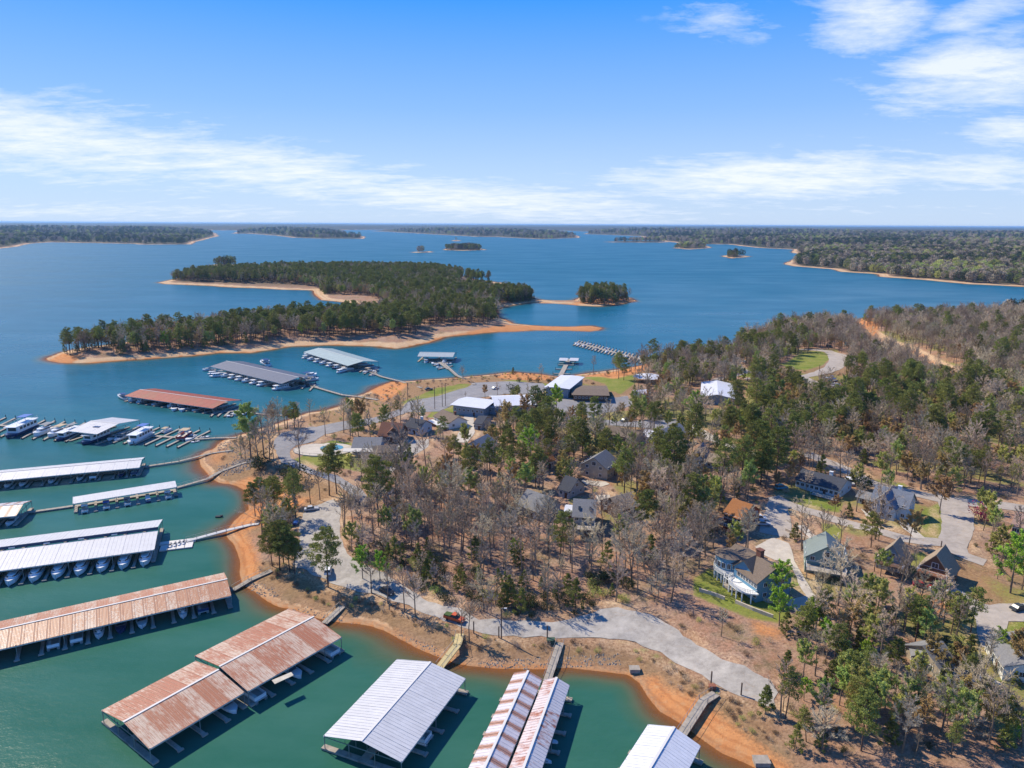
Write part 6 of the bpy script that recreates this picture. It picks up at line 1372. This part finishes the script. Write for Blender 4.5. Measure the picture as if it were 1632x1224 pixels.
# instancing for the woods nobody could count
def join_proto(name, parts):
    vs = []; fs = []; mi = []; mats_ = []
    for _, me in parts:
        nv = len(me.vertices); co = np.empty(nv*3, np.float32); me.vertices.foreach_get('co', co); b0 = sum(len(v) for v in vs); vs.append(co.reshape(-1, 3)); mats_.append(me.materials[0])
        for p in me.polygons: fs.append(tuple(b0+i for i in p.vertices)); mi.append(len(mats_)-1)
    me = bpy.data.meshes.new(name); me.from_pydata(np.concatenate(vs).tolist(), [], fs)
    for m in mats_: me.materials.append(m)
    me.polygons.foreach_set('material_index', mi); me.update(); return bpy.data.objects.new(name, me)
PCOL = {}
def proto_collection(key, protos):
    if key not in PCOL:
        c = bpy.data.collections.new(key)
        for i, p in enumerate(protos): c.objects.link(join_proto(f'{key}_{i:02d}', p))
        PCOL[key] = c
    return PCOL[key]
def gn_woods(name, key, protos, pts, idx, scl, rot):
    c = proto_collection(key, protos)
    me = bpy.data.meshes.new(name); me.from_pydata([tuple(map(float, p)) for p in pts], [], [])
    for nme, typ, dat in (('pick', 'INT', idx), ('size', 'FLOAT', scl), ('turn', 'FLOAT', rot)):
        a = me.attributes.new(nme, typ, 'POINT'); a.data.foreach_set('value', np.array(dat, np.int32 if typ == 'INT' else np.float32))
    o = link(bpy.data.objects.new(name, me)); ng = bpy.data.node_groups.new(name, 'GeometryNodeTree')
    ng.interface.new_socket('Geometry', in_out='INPUT', socket_type='NodeSocketGeometry'); ng.interface.new_socket('Geometry', in_out='OUTPUT', socket_type='NodeSocketGeometry')
    n = ng.nodes; l = ng.links; gi = n.new('NodeGroupInput'); go = n.new('NodeGroupOutput'); ip = n.new('GeometryNodeInstanceOnPoints'); ci = n.new('GeometryNodeCollectionInfo')
    ci.inputs['Collection'].default_value = c; ci.inputs['Separate Children'].default_value = True; ci.inputs['Reset Children'].default_value = True
    def at(nme, typ): a = n.new('GeometryNodeInputNamedAttribute'); a.data_type = typ; a.inputs[0].default_value = nme; return a.outputs[0]
    l.new(gi.outputs[0], ip.inputs['Points']); l.new(ci.outputs[0], ip.inputs['Instance']); ip.inputs['Pick Instance'].default_value = True
    l.new(at('pick', 'INT'), ip.inputs['Instance Index']); cx = n.new('ShaderNodeCombineXYZ'); l.new(at('turn', 'FLOAT'), cx.inputs[2]); l.new(cx.outputs[0], ip.inputs['Rotation'])
    l.new(at('size', 'FLOAT'), ip.inputs['Scale']); l.new(ip.outputs[0], go.inputs[0]); md = o.modifiers.new('woods', 'NODES'); md.node_group = ng
    return tag(o, kind='stuff')
for kind, nm in (('bare', 'bare_woods'), ('pine', 'pine_woods'), ('bud', 'budding_woods'), ('young', 'young_pine_thicket'), ('lime', 'green_woods'), ('brush', 'brushwood'), ('shrub', 'evergreen_undergrowth')):
    L_ = [p for p in rest if p[0] == kind]
    if L_: gn_woods(nm, kind+'_kinds', PR[kind], [(p[2], p[3], p[4]) for p in L_], [p[1] for p in L_], [p[5] for p in L_], [p[6] for p in L_])
# far shores: clumps of few faces, thinning with distance
def far_woods():
    r = np.random.RandomState(12); pts = []; idx = []; scl = []; rot = []
    for r0, r1, st, sc_ in ((800, 1800, 11, 1.05), (1800, 3200, 17, 1.3), (3200, 5500, 34, 1.9), (5500, 9000, 75, 2.4)):
        n = int((r1**2-r0**2)*.5*R(80)/st**2); rr = np.sqrt(r.uniform(r0**2, r1**2, n)); th = r.uniform(-R(39), R(39), n); x = rr*np.sin(th); y = rr*np.cos(th)
        s = LSD(x, y); isl = poly_sd(LANDS[1], x, y); mn = np.full(x.shape, -1.0)
        k = rr < 1800; mn[k] = poly_sd(LANDS[0], x[k], y[k])
        ok = (s > 12+.004*rr) & (isl < -5) & ~((mn > 0) & (y < 800)); x, y, s, rr = x[ok], y[ok], s[ok], rr[ok]; z = HGT(x, y, s); pn = fbm(x/260, y/260, 4, 8); q = r.uniform(0, 1, x.size)+(pn-.5)*2.4
        if not x.size: continue
        k = np.where(q < .28, 0, np.where(q < .46, 1, np.where(q < .68, 5, np.where(q < .86, 2, np.where(q < 1.12, 4, 3))))); pts.append(np.stack([x, y, z], 1)); idx.append(k); scl.append(sc_*r.uniform(.75, 1.2, x.size)*(1 if sc_ < 1.5 else .8)); rot.append(r.uniform(0, 6.28, x.size))
    pts = np.concatenate(pts); print('far', len(pts)); gn_woods('far_woods', 'far_kinds', FARK, pts, np.concatenate(idx), np.concatenate(scl), np.concatenate(rot))
far_woods()
# rocks of the banks
def rocks():
    r = random.Random(8); fs = []; vs = []
    def rock(c, s):
        n = len(vs); 
        for k in range(6): a = k*math.pi/3; vs.append((c.x+math.cos(a)*s*r.uniform(.6, 1.1), c.y+math.sin(a)*s*r.uniform(.6, 1.1), c.z-.1))
        vs.append((c.x+r.uniform(-.2, .2)*s, c.y+r.uniform(-.2, .2)*s, c.z+s*r.uniform(.4, .75)))
        for k in range(6): fs.append((n+k, n+(k+1) % 6, n+6))
    for (x0, y0, x1, y1, n, s0) in [(352,752,412,735,420,.55),(345,712,400,715,300,.5),(470,972,700,1040,260,.35),(760,1062,990,1050,420,.35),(560,632,640,640,160,.7),(372,735,400,722,200,.5),(395,935,440,945,120,.4)]:
        for _ in range(n):
            t = r.random(); q = G(x0+(x1-x0)*t+r.uniform(-6, 6), y0+(y1-y0)*t+r.uniform(-9, 9))
            if q.z > 0: rock(q, s0*r.uniform(.4, 1.3))
    me = bpy.data.meshes.new('bank_rocks'); me.from_pydata(vs, [], fs); me.materials.append(mat('grey_tan_rock', (.34, .27, .20), .9, var=.35, vscale=.3)); tag(link(bpy.data.objects.new('bank_rocks', me)), kind='stuff')
rocks()
# ------------------------------------------------------------ air
def haze():
    m = bpy.data.materials.new('haze'); m.use_nodes = True; t = N(m.node_tree); t.n.remove(t.n['Principled BSDF']); v = t.n.new('ShaderNodeVolumePrincipled')
    v.inputs['Color'].default_value = (.32, .60, 1.0, 1); v.inputs['Density'].default_value = 3.0e-5; v.inputs['Anisotropy'].default_value = .2
    t.l.new(v.outputs[0], t.n['Material Output'].inputs['Volume'])
    b = MB().box((0, 30000, 50), (140000, 70000, 118)); o = b.build('haze', m); tag(o, kind='stuff')
haze()
